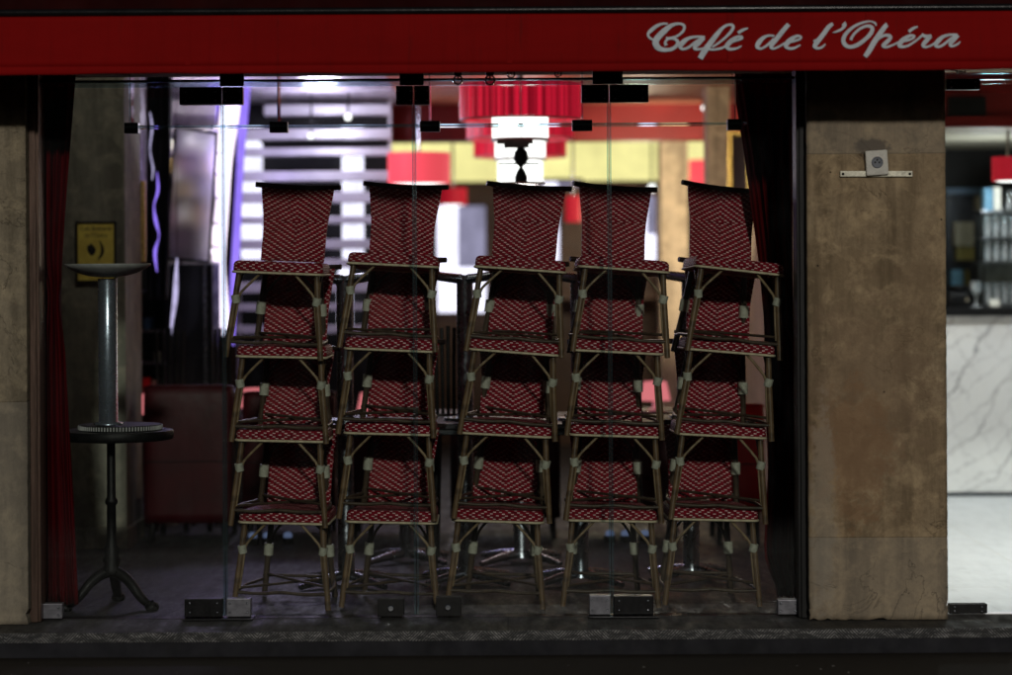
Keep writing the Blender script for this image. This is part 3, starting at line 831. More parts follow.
# ================================================================ LEFT TABLE PAIR
ty = .38; sc = (ty-CAMY)/F
c = at(112,606,ty); tx = c.x
t = thing('bistro_table', 'black cast iron bistro table with round top standing behind the leftmost glass door', 'table', (tx,ty,0))
ztb = at(118,430,ty).z
rt = 56*sc
MB().lathe((.03,0,0), [(rt*.94,ztb-.045),(rt*.985,ztb-.042),(rt,ztb-.032),(rt,ztb-.008),(rt*.985,ztb)], 64).build('table_top', M['iron'], t)
m = MB(); m.lathe((0,0,0), [(.02,ztb-.06),(.09,ztb-.058),(.09,ztb-.047)], 20)
m.lathe((0,0,0), [(.045,.16),(.052,.18),(.036,.20),(.044,.225),(.034,.245),(.040,.275),(.028,.30),(.023,.33),(.021,.48),(.030,.492),(.030,.505),(.021,.52),(.020,ztb-.06)], 20)
m.build('column', M['iron'], t)
for k in range(3):
    a = R(-28+120*k)
    pts = [(d*math.cos(a), d*math.sin(a), z) for d, z in ((.02,.17),(.06,.155),(.11,.12),(.16,.065),(.20,.035),(.235,.03))]
    m = MB(); m.tube(smooth_path(pts, 4), [.030 - .012*i/20 for i in range(21)], 8)
    m.lathe((.232*math.cos(a), .232*math.sin(a), 0), [(.028,0),(.034,.012),(.030,.03),(.014,.04)], 12)
    m.build('foot', M['iron'], t)
t = thing('upturned_table', 'chrome column table turned upside down on the cast iron bistro table', 'table', (tx,ty,ztb+.001))
rt2 = 41*sc
m = MB(); m.lathe((.045,0,0), [(rt2,0.0),(rt2,.026)], 64, smooth=True); m.build('table_top', M['iron'], t)
m = MB()
for k in range(84):
    a = 2*PI*k/84
    x, y = .045+(rt2+.001)*math.cos(a), (rt2+.001)*math.sin(a)
    m.tube([(x,y,.004),(x,y,.023)], .0042, 6)
m.build('ribbed_edge', M['grey_metal'], t)
zt2 = at(108,264,ty).z - ztb
m = MB(); m.lathe((-.012,0,0), [(.07,.026),(.07,.034),(.045,.04),(.045,zt2-.07)], 28); m.build('column', M['steel_blue'], t)
rb = 43*sc
MB().lathe((-.012,0,0), [(.03,zt2-.064),(.09,zt2-.058),(.14,zt2-.043),(rb*.9,zt2-.022),(rb,zt2-.006),(rb,zt2)], 48).build('base', M['grey_metal'], t)

# inside left pillar with the gold sign
p0, p1 = at(62,400,2.7), at(126,400,2.7)
m = MB(); m.box((p0.x,2.7,.12),(p1.x,3.3,2.8)); m.box((p0.x-.012,2.688,0),(p1.x+.012,3.3,.1195))
tag(m.build('inner_pillar', M['stone_in'], bevel=.006), 'dim grey stone pillar inside the room behind the iron table', 'pillar')
a, b = at(77,223,2.68), at(115,281,2.68)
t = thing('wall_sign', 'small gold sign with two dark curved shapes on the dim inner pillar', 'sign', ((a.x+b.x)/2, 2.69, (a.z+b.z)/2))
w, h = (b.x-a.x)/2, (a.z-b.z)/2
m = MB(); m.box((-w,-.012,-h),(w,.008,h)); m.build('sign_board', M['gold_sign'], t, .003)
m = MB(); e = .008
m.box((-w-e,-.018,h-.004),(w+e,.009,h+e)); m.box((-w-e,-.018,-h-e),(w+e,.009,-h+.004)); m.box((-w-e,-.0175,-h+.0045),(-w+.004,.009,h-.0045)); m.box((w-.004,-.0175,-h+.0045),(w+e,.009,h-.0045))
m.build('frame', M['sign_ink'], t)
m = MB()
pts = smooth_path([(-.022,0,-.032,.002),(-.036,0,-.0,.012),(-.04,0,.03,.006)], 5); pts2 = pts
m.tube([(p[0], -.0135, p[2]+.01) for p in pts], [p[3] for p in pts], 8, (1,.1,1))
pts = smooth_path([(-.026,0,-.03,.003),(-.016,0,.0,.016),(-.03,0,.04,.003)], 5)
m.tube([(p[0], -.0139, p[2]+.01) for p in pts], [p[3] for p in pts], 8, (1,.1,1))
pts = smooth_path([(.012,0,-.05,.003),(.036,0,-.01,.009),(.034,0,.03,.007),(.018,0,.06,.002)], 6)
m.tube([(p[0], -.0137, p[2]+.005) for p in pts], [p[3] for p in pts], 8, (1,.1,1))
m.build('emblem', M['sign_ink'], t)
def text_mesh(txt, size, name, mat, parent, loc):
    cu = bpy.data.curves.new(name, 'FONT'); cu.body = txt; cu.size = size; cu.align_x = 'CENTER'; cu.extrude = .0006
    ob = bpy.data.objects.new(name, cu); COL.objects.link(ob)
    dg = bpy.context.evaluated_depsgraph_get(); me = bpy.data.meshes.new_from_object(ob.evaluated_get(dg))
    bpy.data.objects.remove(ob); me.materials.clear(); me.materials.append(mat)
    o = bpy.data.objects.new(name, me); COL.objects.link(o); o.parent = parent; o.location = loc; o.rotation_euler = (R(90),0,0)
    return o
text_mesh('Café Brasserie', .030, 'lettering', M['sign_ink'], t, (0,-.0128,h-.042))
text_mesh("de l'Opéra", .030, 'lettering', M['sign_ink'], t, (0,-.0128,h-.08))

# ================================================================ DINING ROOM
def pbox(name, mat, px0, px1, py0, py1, Y, depth, parent=None, bevel=0.0):
    a, b = at(px0,(py0+py1)/2,Y), at(px1,(py0+py1)/2,Y)
    zt_, zb_ = at((px0+px1)/2,py0,Y).z, at((px0+px1)/2,py1,Y).z
    return MBox((a.x,Y,max(zb_,0)),(b.x,Y+depth,zt_)).build(name, mat, parent, bevel)

# pale post and gold mirrors on the left
tag(pbox('pale_post', M['mauve'], 125.5, 139, 60, 182, 3.4, .3), 'pale post beside the dim inner pillar, above the gold mirror', 'post')
def framed_mirror(px0, px1, py0, py1, Y, label, rz=0.0):
    a, b = at(px0,py0,Y), at(px1,py1,Y); w, h = (b.x-a.x)/2, (a.z-b.z)/2
    t = thing('gold_mirror', label, 'mirror', ((a.x+b.x)/2, Y, (a.z+b.z)/2), rz, 'gold framed mirrors')
    e = .035; m = MB()
    m.box((-w,-.03,h-e),(w,.02,h)); m.box((-w,-.03,-h),(w,.02,-h+e)); m.box((-w,-.029,-h+e+.0005),(-w+e,.02,h-e-.0005)); m.box((w-e,-.029,-h+e+.0005),(w,.02,h-e-.0005))
    m.build('frame', M['gold'], t, .006)
    MBox((-w+e+.0005,-.012,-h+e+.0005),(w-e-.0005,.01,h-e-.0005)).build('mirror_glass', M['mirror'], t)
framed_mirror(127, 146, 181, 262, 3.35, 'gold framed mirror beside the dim inner pillar on the left')
framed_mirror(727, 752, 131, 236, 4.6, 'gold framed mirror peeking out beside the right curtain')
tag(pbox('frosted_screen', M['mauve'], 127, 140, 272, 418, 3.4, .04), 'pale frosted screen strip behind the upturned chrome table', 'screen')
# shelf of small lit bits left
t = thing('back_shelf', 'dark narrow shelf with small coloured boxes left of the neon column', 'shelf', at(152,420,4.2))
org = Vector(t.location)
def rel(o): 
    o.location = tuple(Vector(o.location)-org); return o
rel(pbox('back_panel', M['black'], 139, 168, 270, 425, 4.5, .03, t))
for py in (290,330,362,395): rel(pbox('shelf_board', M['chrome_dull'], 139, 167, py, py+2, 4.2, .29, t))
for px, py, h, mt, lab in ((143,378,17,'leather_lit','red box on the lower board of the narrow dark shelf'),(154,352,10,'cream_box','cream box on the middle board of the narrow dark shelf'),
                      (144,318,12,'blue_box','blue box on the upper board of the narrow dark shelf'),(152,380,15,'cream_box','cream box beside the red box on the narrow dark shelf')):
    tag(pbox('small_box', M[mt], px, px+7, py, py+h-.5, 4.25, .15), lab, 'box', 'boxes on the narrow shelf')
# black drape with violet fairy lights
curtain('drape', 'black drape left of the tilted glass screen', [(60,146),(430,147)], [(60,173),(150,172),(300,168),(430,164)], 60, 300, 3.9, M['black_cloth'], 3, .04)
for nm, tab, mt, lab in (('neon_strip', [(157,172,.3),(158,190,1.2),(154,206,.6),(156,222,1.6),(159,236,.5),(155,252,1.5),(157,272,.4)], 'glow_violet', 'wavy violet neon strip hanging on the black drape'),
                         ('neon_strip', [(177,258,.6),(176,280,2.2),(175,300,2.6),(172,322,1.6),(170,342,.4)], 'glow_lilac', 'pale lilac neon strip in front of the dark glossy cabinet'),
                         ('neon_strip', [(150,112,.3),(152,128,1.0),(150,150,.5),(153,168,.9),(152,180,.3)], 'glow_lilac', 'short pale neon strip near the top of the black drape')):
    c = at(tab[0][0],tab[0][1],3.75); t = thing(nm, lab, 'neon light', c, 0, 'neon strips left of the light column')
    pts, rs = [], []
    for px, py, r in smooth_path(tab, 5):
        pts.append(tuple(at(px,py,3.75)-c)); rs.append(r*14.65/F)
    MB().tube(pts, rs, 10).build('tube', M[mt], t)
    MB().tube([(0,0,0),(0,.0,2.799-c.z)], .002, 6).build('wire', M['black'], t)
# tilted glass screen in front of lit display shelves
a = [at(176,126,3.9), at(217,134,3.9), at(209,262,3.9), at(166,258,3.9)]
cx = sum(p.x for p in a)/4; cz = sum(p.z for p in a)/4
t = thing('glass_screen', 'tilted glass screen in front of the display shelves left of the violet light column', 'glass screen', (cx,3.9,cz))
m = MB(); m.prism([(p.x-cx,p.z-cz) for p in a], -.006, .006); m.build('pane', M['frosted'], t)
m = MB()
for i in range(4): p, q_ = a[i], a[(i+1)%4]; m.tube([(p.x-cx,-.01,p.z-cz),(q_.x-cx,-.01,q_.z-cz)], .009, 8)
m.build('frame', M['patch'], t)
t = thing('display_shelf', 'display shelves with pale and coloured boxes behind the tilted glass screen', 'shelf', at(192,420,4.6)); o8 = Vector(t.location)
def rel8(o): o.location = tuple(Vector(o.location)-o8); return o
rel8(pbox('back_panel', M['mauve'], 164, 216, 100, 268, 4.95, .03, t))
for py in (128,150,172,196,222,246,262): rel8(pbox('shelf_board', M['mauve'], 165, 215, py, py+2.2, 4.6, .345, t))
rnd = random.Random(31); cn = ['white','pink','ochre','lilac','grey']; cm = ['white_plastic','pink_box','ochre_box','lilac_box','grey_plastic']
ords = ['top','second','third','fourth','fifth','lowest']
for r_, (py, hh) in enumerate(((150,17),(172,17),(196,19),(222,21),(246,19),(262,12))):
    for q_ in range(4):
        ci = (r_*2+q_*3+(r_*q_)%2) % 5; px = 168+q_*11.5
        w_ = rnd.uniform(6,9.5)
        tag(pbox('small_box', M[cm[ci]], px, px+w_, py-hh*rnd.uniform(.55,.9), py-.3, 4.66, .16), '%s box on the %s display shelf, %s in its row' % (cn[ci], ords[r_], ('first from the left','second from the left','second from the right','rightmost')[q_]), 'box', 'boxes on the display shelves')
for px, py, r, nm in ((204,146,2.6,'upper right'),(176,175,2.2,'middle left'),(185,212,2.0,'lower left')):
    c = at(px,py,4.45)
    t2 = thing('spotlight', 'small white spotlight over the display shelves, '+nm+' one', 'lamp', c, 0, 'small round spotlights')
    rr = r*15.3/F
    MB().lathe((0,0,0), [(rr*.2,-rr*.95),(rr*.75,-rr*.7),(rr,0),(rr*.75,rr*.7),(rr*.2,rr*.95)], 14).build('lens', M['glow_white'], t2)
    MB().tube([(0,.01,rr*.5),(0,.14,rr*1.2)], .006, 6).build('stem', M['patch'], t2)
t = thing('dark_cabinet', 'tall dark blue grey glossy cabinet under the tilted glass screen', 'cabinet', at(190,500,4.2)); org = Vector(t.location)
rel(pbox('body', M['dark_panel'], 164, 213, 264, 420, 4.2, .4, t, .01))
rel(pbox('corner_post', M['chrome_dull'], 204, 206.5, 264, 420, 4.17, .03, t))
# neon column
t = thing('light_column', 'glowing violet and white light column left of the leftmost chair stack', 'light', at(224,300,5.0)); o5 = Vector(t.location)
def ptube(name, mat, tab, Y, par, org, n=14, flat=(1,1,1)):
    pts, rs = [], []
    for px, py, r in smooth_path(tab, 5):
        p = at(px,py,Y)-org; pts.append(tuple(p)); rs.append(r*(Y-CAMY)/F)
    return MB().tube(pts, rs, n, flat).build(name, mat, par)
ptube('core', M['glow_pinkwhite'], [(236,55,8),(230,110,9.5),(224,160,8),(220,210,8.5),(216,260,9),(221,290,6),(226,335,4.5)], 5.0, t, o5)
ptube('left_glow', M['glow_violet'], [(217,60,7),(213,105,6),(211,140,3.5),(210,200,2.5),(208,262,3),(212,300,3)], 5.1, t, o5)
ptube('right_glow', M['glow_violet'], [(249,60,4),(244,110,4.5),(240,170,3.5),(237,230,4),(233,300,3.5),(231,345,3)], 5.1, t, o5)
# slatted screen and its lamps
t = thing('slatted_screen', 'slatted screen of pale mauve boards behind the two left chair stacks', 'screen', at(318,420,6.0)); o6 = Vector(t.location)
def rel6(o): o.location = tuple(Vector(o.location)-o6); return o
for i in range(11):
    y = 104+22.3*i+rnd.uniform(-2,2)
    rel6(pbox('slat', M['slat'], 236 if i else 264, 391, y, y+rnd.uniform(7,11), 6.0+rnd.uniform(-.05,.05), .16, t, .004))
for px in (237,389): rel6(pbox('upright', M['slat'], px, px+3, 100, 420, 6.161, .04, t))
rel6(pbox('back_panel', M['black'], 236, 392, 100, 425, 6.6, .03, t))
for px0, px1, y0, y1, lab in ((241,263,140,262,'wide white tube lamp behind the slats beside the violet column'),(342,364,150,262,'white tube lamp behind the slats between the two left stacks'),(338,352,268,330,'short white lamp low behind the slats between the two left stacks')):
    c = at((px0+px1)/2,(y0+y1)/2,6.4); r = (px1-px0)/2*17.3/F; h = (y1-y0)/2*17.3/F
    tag(MB().lathe(c, [(r*.6,-h),(r,-h+.03),(r,h-.03),(r*.6,h)], 20).build('tube_lamp', M['glow_lav']), lab, 'lamp', 'lamps behind the slatted screen')
# small downlights seen as round sparks
for px, py, Y, r, lab in ((348,117,5.4,3.6,'round white downlight above the slatted screen, right one'),(311,136,5.6,3.0,'round white downlight above the slatted screen, left one'),
                     (243,135,5.4,2.6,'small round spotlight beside the violet light column'),(652,188,9.4,3.8,'round white lamp low in front of the yellow panel'),
                     (704,108,6.2,2.6,'small spotlight on the red bulkhead beside the beige column')):
    c = at(px,py,Y); rr = r*(Y-CAMY)/F
    t = thing('spotlight', lab, 'lamp', c, 0, 'small round spotlights')
    m = MB(); m.lathe((0,0,0), [(rr*.2,-rr*.95),(rr*.75,-rr*.7),(rr,0),(rr*.75,rr*.7),(rr*.2,rr*.95)], 14); m.build('lens', M['glow_white'], t)
    m = MB(); m.tube([(0,.02,rr*.8),(0,.05,max(2.79-c.z,rr*1.5))], .008, 6); m.build('stem', M['patch'], t)
# warm yellow lit panel on the back wall
t = thing('lit_panel', 'long pale yellow backlit panel across the back wall', 'light panel', at(560,160,10.3)); o7 = Vector(t.location)
o = pbox('panel', M['glow_yellow'], 372, 735, 132, 181, 10.3, .06, t); o.location = tuple(-o7)
o = pbox('lower_frame', M['brown_dark'], 372, 735, 181.2, 188, 10.25, .1, t); o.location = tuple(-o7)
# red bulkhead
pbz0 = at(600,140,6.9).z
t = tag(MBox((at(388,120,6.9).x,6.9,pbz0),(1.835,7.2,2.8015)).build('bulkhead', M['red_wall']), 'dark red bulkhead under the ceiling in front of the yellow panel', 'bulkhead')
# columns
tag(pbox('beige_column', M['stone_warm'], 661, 689, 132, 500, 7.8, .3, None, .01), 'beige stone column behind the rightmost chair stack', 'column')
tag(pbox('beige_column', M['stone_warm'], 708, 731, 60, 500, 5.2, .3, None, .01), 'taller beige stone column nearer the right curtain', 'column')
tag(pbox('service_counter', M['brown_dark'], 560, 660, 186, 300, 9.6, .5, None, .01), 'dark brown service counter below the yellow panel', 'counter')
# lit windows at the back
for px0, px1, py0, py1, Y, lab in ((437,486,206,312,10.2,'bright lavender white window between the second and middle stacks'),
                              (541,580,182,262,10.15,'bright white window between the middle stack and the next'),(640,656,196,262,9.4,'narrow pale blue window right of the fourth stack')):
    a, b = at(px0,py0,Y), at(px1,py1,Y)
    t = thing('lit_window', lab, 'window', ((a.x+b.x)/2,Y,b.z), 0, 'bright windows at the back of the room')
    w = (b.x-a.x)/2; h = a.z-b.z
    MBox((-w,0,0),(-w*.15,.03,h)).build('pane', M['glow_bright'], t)
    MBox((-w*.15+.0005,.0,0),(w,.03,h*.42)).build('pane', M['glow_bright'], t)
    MBox((-w*.15+.0005,.0,h*.42+.0005),(w,.03,h)).build('pane', M['glow_dim'], t)
    m = MB(); m.box((-w-.03,-.02,h+.0005),(w+.03,.04,h+.03)); m.box((-w-.03,-.02,-.03),(w+.03,.04,-.0005)); m.box((-w-.03,-.02,0),(-w-.0005,.04,h)); m.box((w+.0005,-.02,0),(w+.03,.04,h))
    m.build('frame', M['brown_dark'], t)
# three red pleated drums in a row, one behind the other, each with a white glowing core below
for cy, r, y0, y1, yc, rc, lab in ((3.0,60,84,119,141,28,'large red pleated drum chandelier with white core, nearest of the row of three'),
                              (4.7,53,104,138,160,25,'red pleated drum chandelier with white core, middle of the row of three'),
                              (6.4,46,123,156,188,22,'red pleated drum chandelier with white core, farthest of the row of three')):
    c = at(520,(y0+y1)/2,cy); k = (cy-CAMY)/F
    t = thing('chandelier', lab, 'chandelier', c, 0, 'red drum chandeliers in a row')
    z1, z0, zc2 = at(520,y0,cy).z-c.z, at(520,y1,cy).z-c.z, at(520,yc,cy).z-c.z
    m = MB(); n = 480; npl = 48
    for h in (z0,z1):
        for q_ in range(n):
            a = 2*PI*q_/n; p = r*k*(1+.012*abs(math.sin(a*npl/2))); m.v.append((p*math.cos(a), p*math.sin(a), h))
    for q_ in range(n): b_ = (q_+1)%n; m.face((q_,b_,n+b_,n+q_), None, 0, False)
    o = m.build('lamp_shade', M['pleat_red'], t)
    MB().lathe((0,0,0), [(r*k*.985,z0-.010),(r*k*1.014,z0-.010),(r*k*1.014,z0-.0005)], 90, cap=False).build('rim', M['pink_trim'], o)
    MB().lathe((0,0,0), [(rc*k*1.01,z0+.012),(r*k*.985,z0+.012)], 60, cap=False).build('diffuser', M['shade_red'], o)
    MB().lathe((0,0,0), [(rc*k*.94,zc2),(rc*k,zc2+.01),(rc*k,z1-.02)], 40).build('core', M['glow_white'], t)
    MB().lathe((0,0,0), [(rc*k*1.0,zc2-.004),(rc*k*1.03,zc2-.002),(rc*k*1.03,zc2+.014),(rc*k*1.0,zc2+.016)], 40, cap=False).build('core_rim', M['grey_metal'], t)
    MB().tube([(0,0,z1-.03),(0,0,2.798-c.z)], .02, 10).build('stem', M['chrome'], t)
# black hourglass fitting with chrome bars, in front of the core
c = at(521,160,2.3); k2 = (2.3-CAMY)/F
t = thing('ceiling_fitting', 'black hourglass fitting with chrome bars in front of the white lamp core', 'light fitting', c)
m = MB(); m.lathe((0,0,0), [(6*k2,-22*k2),(6.5*k2,-17*k2),(4*k2,-11*k2),(1.6*k2,-7*k2),(5*k2,-4*k2),(7.5*k2,1*k2),(6.5*k2,8*k2),(2*k2,14*k2)], 20); m.build('body', M['black'], t)
m = MB(); m.box((-24*k2,-.02,16*k2),(12*k2,.02,20*k2)); m.box((-17*k2,-.015,12*k2),(8*k2,.015,15.9*k2)); m.build('upper_bar', M['grey_metal'], t, .003)
MBox((-22*k2,-.012,-4.5*k2),(18*k2,.012,-3*k2)).build('lower_bar', M['grey_metal'], t)
m = MB(); m.tube([(0,0,20*k2),(0,0,2.799-c.z)], .0015, 6); m.build('wire', M['chrome'], t)
m = MB(); m.lathe((0,0,0), [(24*k2,-25*k2),(25*k2,-24*k2),(22*k2,-22.2*k2)], 24); m.build('lower_disc', M['chrome'], t)
# other red pendants
def pendant(px, py0, py1, r, Y, label, mat='shade_pink', lit=True):
    c = at(px,(py0+py1)/2,Y); kk = (Y-CAMY)/F; h = (py1-py0)/2*kk; rr = r*kk
    t = thing('pendant_lamp', label, 'pendant lamp', c, 0, 'red drum pendant lamps')
    m = MB(); n = 96
    for hh in (-h,h):
        for q_ in range(n):
            a = 2*PI*q_/n; p = rr*(1+.008*math.cos(a*32)); m.v.append((p*math.cos(a), p*math.sin(a), hh))
    for q_ in range(n): b_ = (q_+1)%n; m.face((q_,b_,n+b_,n+q_), None, 0, True)
    m.build('lamp_shade', M[mat], t)
    if lit: MB().lathe((0,0,0), [(rr*.5,-h-.006),(rr*.94,-h+.005),(rr*.5,-h+.01)], 40).build('diffuser', M['glow_white'], t)
    ztop_ = 2.79 if px < 900 else 2.44
    MB().tube([(0,0,h*.2),(0,0,ztop_-c.z)], .01, 8).build('stem', M['chrome'], t)
pendant(419,153,184,31,6.0,'pinkish red drum pendant lamp above the second chair stack')
pendant(453,188,205,14,8.6,'small red drum pendant lamp right of the pinkish one','shade_red')
pendant(383,154,167,9,8.4,'tiny far red pendant lamp behind the slatted screen','shade_red',False)
pendant(706,160,186,17,9.0,'red pendant lamp between the two beige columns','shade_pink',False)
pendant(573,196,222,8,8.8,'small glowing red lamp behind the middle stack','shade_red',False)
pendant(1008,157,181,16,4.2,'red drum pendant lamp over the bar at the right edge','shade_red')
# violet neon by the right curtain
c = at(797,225,1.3)
t = thing('neon_tube', 'violet neon tube seen in the gap between right curtain and pillar', 'neon light', c)
ptube('tube', M['glow_violet'], [(797,118,.8),(797.3,170,1.2),(797.5,230,1.6),(797.3,275,1.6),(797,325,.8)], 1.3, t, c)
MB().tube([(0,.03,-c.z),(0,.03,2.79-c.z)], .012, 8).build('post', M['patch'], t)

# tables behind the stacks, some with another table upside down on top
def make_ptable():
    t = thing('pedestal_table', '', 'table', (0,0,0))
    MBox((-.3,-.3,.765),(.3,.3,.792)).build('table_top', M['iron'], t, .004)
    MBox((-.3035,-.3035,.770),(.3035,.3035,.788)).build('edge_band', M['chrome'], t)
    m = MB(); m.lathe((0,0,0), [(.11,.75),(.11,.7645)], 20); m.lathe((0,0,0), [(.05,.03),(.042,.06),(.042,.75)], 24); m.build('column', M['chrome_dull'], t)
    for k_ in range(4):
        a = PI/4+PI/2*k_
        m = MB(); m.tube([(.03*math.cos(a),.03*math.sin(a),.05),(.16*math.cos(a),.16*math.sin(a),.038),(.3*math.cos(a),.3*math.sin(a),.016)], [.026,.022,.014], 10)
        m.build('foot', M['chrome_dull'], t)
    return t
pt = make_ptable(); firstt = True
spots = [(346,1.12,1,'chrome pedestal table behind the gap between the two left stacks'),(466,1.2,1,'chrome pedestal table behind the gap left of the middle stack'),
         (407,2.05,0,'chrome pedestal table standing alone behind the second stack'),(521,2.0,0,'chrome pedestal table standing alone behind the middle stack'),
         (580,1.15,1,'chrome pedestal table behind the gap right of the middle stack'),(691,1.3,1,'chrome pedestal table behind the rightmost stack')]
for px, Y, up, lab in spots:
    o = pt if firstt else copy_tree(pt); firstt = False
    o.location = (at(px,500,Y).x, Y, 0); o.rotation_euler = (0,0,R(random.uniform(-3,3)))
    o['label'] = lab; o['category'] = 'table'; o['group'] = 'pedestal tables behind the chairs'
    if up:
        u = copy_tree(pt); u.location = (at(px,500,Y).x, Y, 1.5855); u.rotation_euler = (R(180),0,R(random.uniform(-4,4)))
        u['label'] = lab.replace('chrome pedestal table', 'upside down pedestal table on another table'); u['category'] = 'table'; u['group'] = 'upside down pedestal tables'

# red seating
def armchair(px, py_top, py_seatbottom, w, Y, mat, label, arms=True):
    a = at(px,py_top,Y); s_ = (Y-CAMY)/F; W = w*s_/2
    t = thing('armchair', label, 'armchair', (a.x,Y,0), 0, 'red leather armchairs')
    h = a.z; b0 = max(at(px,py_seatbottom,Y).z, .12)
    def bk(u, v):
        x = (u*2-1)*W; return (x, .02*(abs(u*2-1)**8) - .008*math.sin(v*PI) + .02*v**10, b0+(h-b0)*v - .012*(abs(u*2-1)**14)*v)
    bo = MB().grid(bk, 36, 14, None, 0, True, .11).build('backrest', mat, t)
    MB().tube([tuple(bk(i/30,1.0)) for i in range(31)], .007, 8).build('piping', mat, bo)
    MB().tube([(bk(i/30,.45)[0], bk(i/30,.45)[1]-.001, bk(i/30,.45)[2]) for i in range(31)], .003, 6).build('seam', M['black_cloth'], bo)
    MBox((-W+.01,.1205,b0+.02),(W-.01,.55,b0+.2)).build('seat', mat, t, .03)
    for sx in (-1,1):
        for sy in (.03,.5):
            MB().tube([(sx*(W-.05),sy,b0+.04),(sx*(W-.04),sy,0)], [.022,.016], 8).build('leg', M['iron'], t)
armchair(187,386,525,88,2.95,M['leather'],'dark red leather armchair seen from behind, left of the leftmost stack')
armchair(288,392,528,92,3.1,M['leather'],'dark red leather armchair behind the leftmost stack')
armchair(392,418,528,92,3.0,M['leather'],'dark red leather armchair behind the second stack')
armchair(505,424,528,110,3.1,M['leather'],'dark red leather armchair behind the middle stack')
armchair(628,428,528,108,3.0,M['leather'],'dark red leather armchair behind the fourth stack')
armchair(738,405,512,52,2.7,M['leather_lit'],'red armchair coloured as brightly lit between the rightmost stack and the right curtain')
# black slatted dining chairs glimpsed behind
def black_chair(px, py0, py1, Y, w, lab):
    a, b = at(px,py0,Y), at(px,py1,Y); W = w*(Y-CAMY)/F/2
    t = thing('slatted_chair', lab, 'chair', (a.x,Y,0), 0, 'black slatted dining chairs')
    for i in range(5):
        x = -W+2*W*i/4
        MB().tube([(x,0,b.z-.05),(x*1.05,-.04,(a.z+b.z)/2),(x*1.15,-.01,a.z-.01*abs(i-2))], .011, 6).build('back_slat', M['iron'], t)
    MBox((-W-.03,-.02,b.z-.09),(W+.03,.4,b.z-.05)).build('seat', M['iron'], t, .01)
    for sx in (-1,1):
        for sy in (0,.36): MB().tube([(sx*W,sy,b.z-.08),(sx*(W+.02),sy,0)], .016, 8).build('leg', M['iron'], t)
black_chair(448,326,404,1.75,22,'black slatted chair behind the gap left of the middle stack')
black_chair(170,328,384,3.6,24,'black slatted chair left of the dark cabinet behind the red armchair')
black_chair(221,328,384,3.6,18,'black slatted chair right of the dark cabinet behind the red armchair')
# little lit lamps, some added for pink glints, and studs glowing for blue ones
for px, py, Y, lab in ((255,398,4.4,'small pink table lamp glowing in place of a glint behind the leftmost stack'),(655,391,4.6,'small pink table lamp glowing beside the fourth stack'),(150,404,4.0,'small pink table lamp glowing beside the dark cabinet'),(372,402,5.0,'small pink table lamp glowing in place of a glint behind the second stack')):
    c = at(px,py,Y)
    t = thing('table_lamp', lab, 'lamp', (c.x,Y,0), 0, 'small pink table lamps')
    z = c.z
    MB().lathe((0,0,0), [(.10,z-.06),(.075,z+.06),(.02,z+.065)], 20).build('lamp_shade', M['shade_rim'], t)
    MB().lathe((0,0,0), [(.07,z-.12),(.02,z-.11),(.015,z-.0605)], 16).build('base', M['chrome'], t)
    tag(MB().lathe((c.x,Y,0), [(.16,0),(.15,.02),(.03,.04),(.03,z-.15),(.25,z-.145),(.25,z-.1205)], 24).build('side_table', M['iron']), lab.replace('small pink table lamp glowing','black side table under the pink lamp'), 'table', 'black side tables')
for px, lab in ((247,'leftmost'),(262,'second from the left'),(283,'third from the left'),(612,'third from the right'),(628,'second from the right'),(648,'rightmost')):  # glowing studs added for blue glints near the floor
    c = at(px,540,2.6)
    t = thing('floor_pale', 'small blue white glint as a glowing stud under the red armchairs, '+lab, 'light', (c.x,2.9,0), 0, 'glowing studs for glints under the armchairs')
    MB().lathe((0,0,0), [(.035,0),(.035,.04)], 14).build('housing', M['patch'], t)
    MB().lathe((0,0,0), [(.024,.0405),(.024,.062),(.01,.07)], 14).build('lens', M['glow_blue'], t)

# ================================================================ BAR on the right
t = thing('bar_counter', 'white veined marble bar counter with black top in the bright doorway', 'bar counter', (3.4,5.5,0))
zc_ = 1.298
MBox((-1.0,0,.03),(1.75,.06,zc_-.06)).build('marble_front', M['marble'], t, .003)
MBox((-.99,.0605,0),(1.74,.75,zc_-.0605)).build('body', M['black'], t)
MBox((-1.02,-.05,zc_-.06),(1.77,.78,zc_)).build('counter_top', M['black_bar'], t, .006)
MBox((-.99,.02,0),(1.74,.06,.0295)).build('plinth', M['dark_panel'], t)
# red fascia with vent
fz = 2.45
t = thing('red_fascia', 'red fascia panel with a black vent above the bar', 'fascia', (3.4,3.5,0))
MBox((-1.24,0,fz),(1.8,.055,2.94)).build('panel', M['red_wall'], t)
MBox((-1.24,-.03,fz-.03),(1.8,.0,fz+.035)).build('lower_trim', M['red_wall'], t, .004)
a, b = at(948,97,3.48), at(986,117,3.48)
v = MBox((a.x-3.4,-.02,b.z),(b.x-3.4,-.0005,a.z)).build('vent', M['black'], t)
m = MB()
for i in range(4):
    z = b.z+(a.z-b.z)*(i+.5)/4; m.box((a.x-3.4+.01,-.03,z-.004),(b.x-3.4-.01,-.0205,z+.004))
m.build('louvre', M['black'], v)
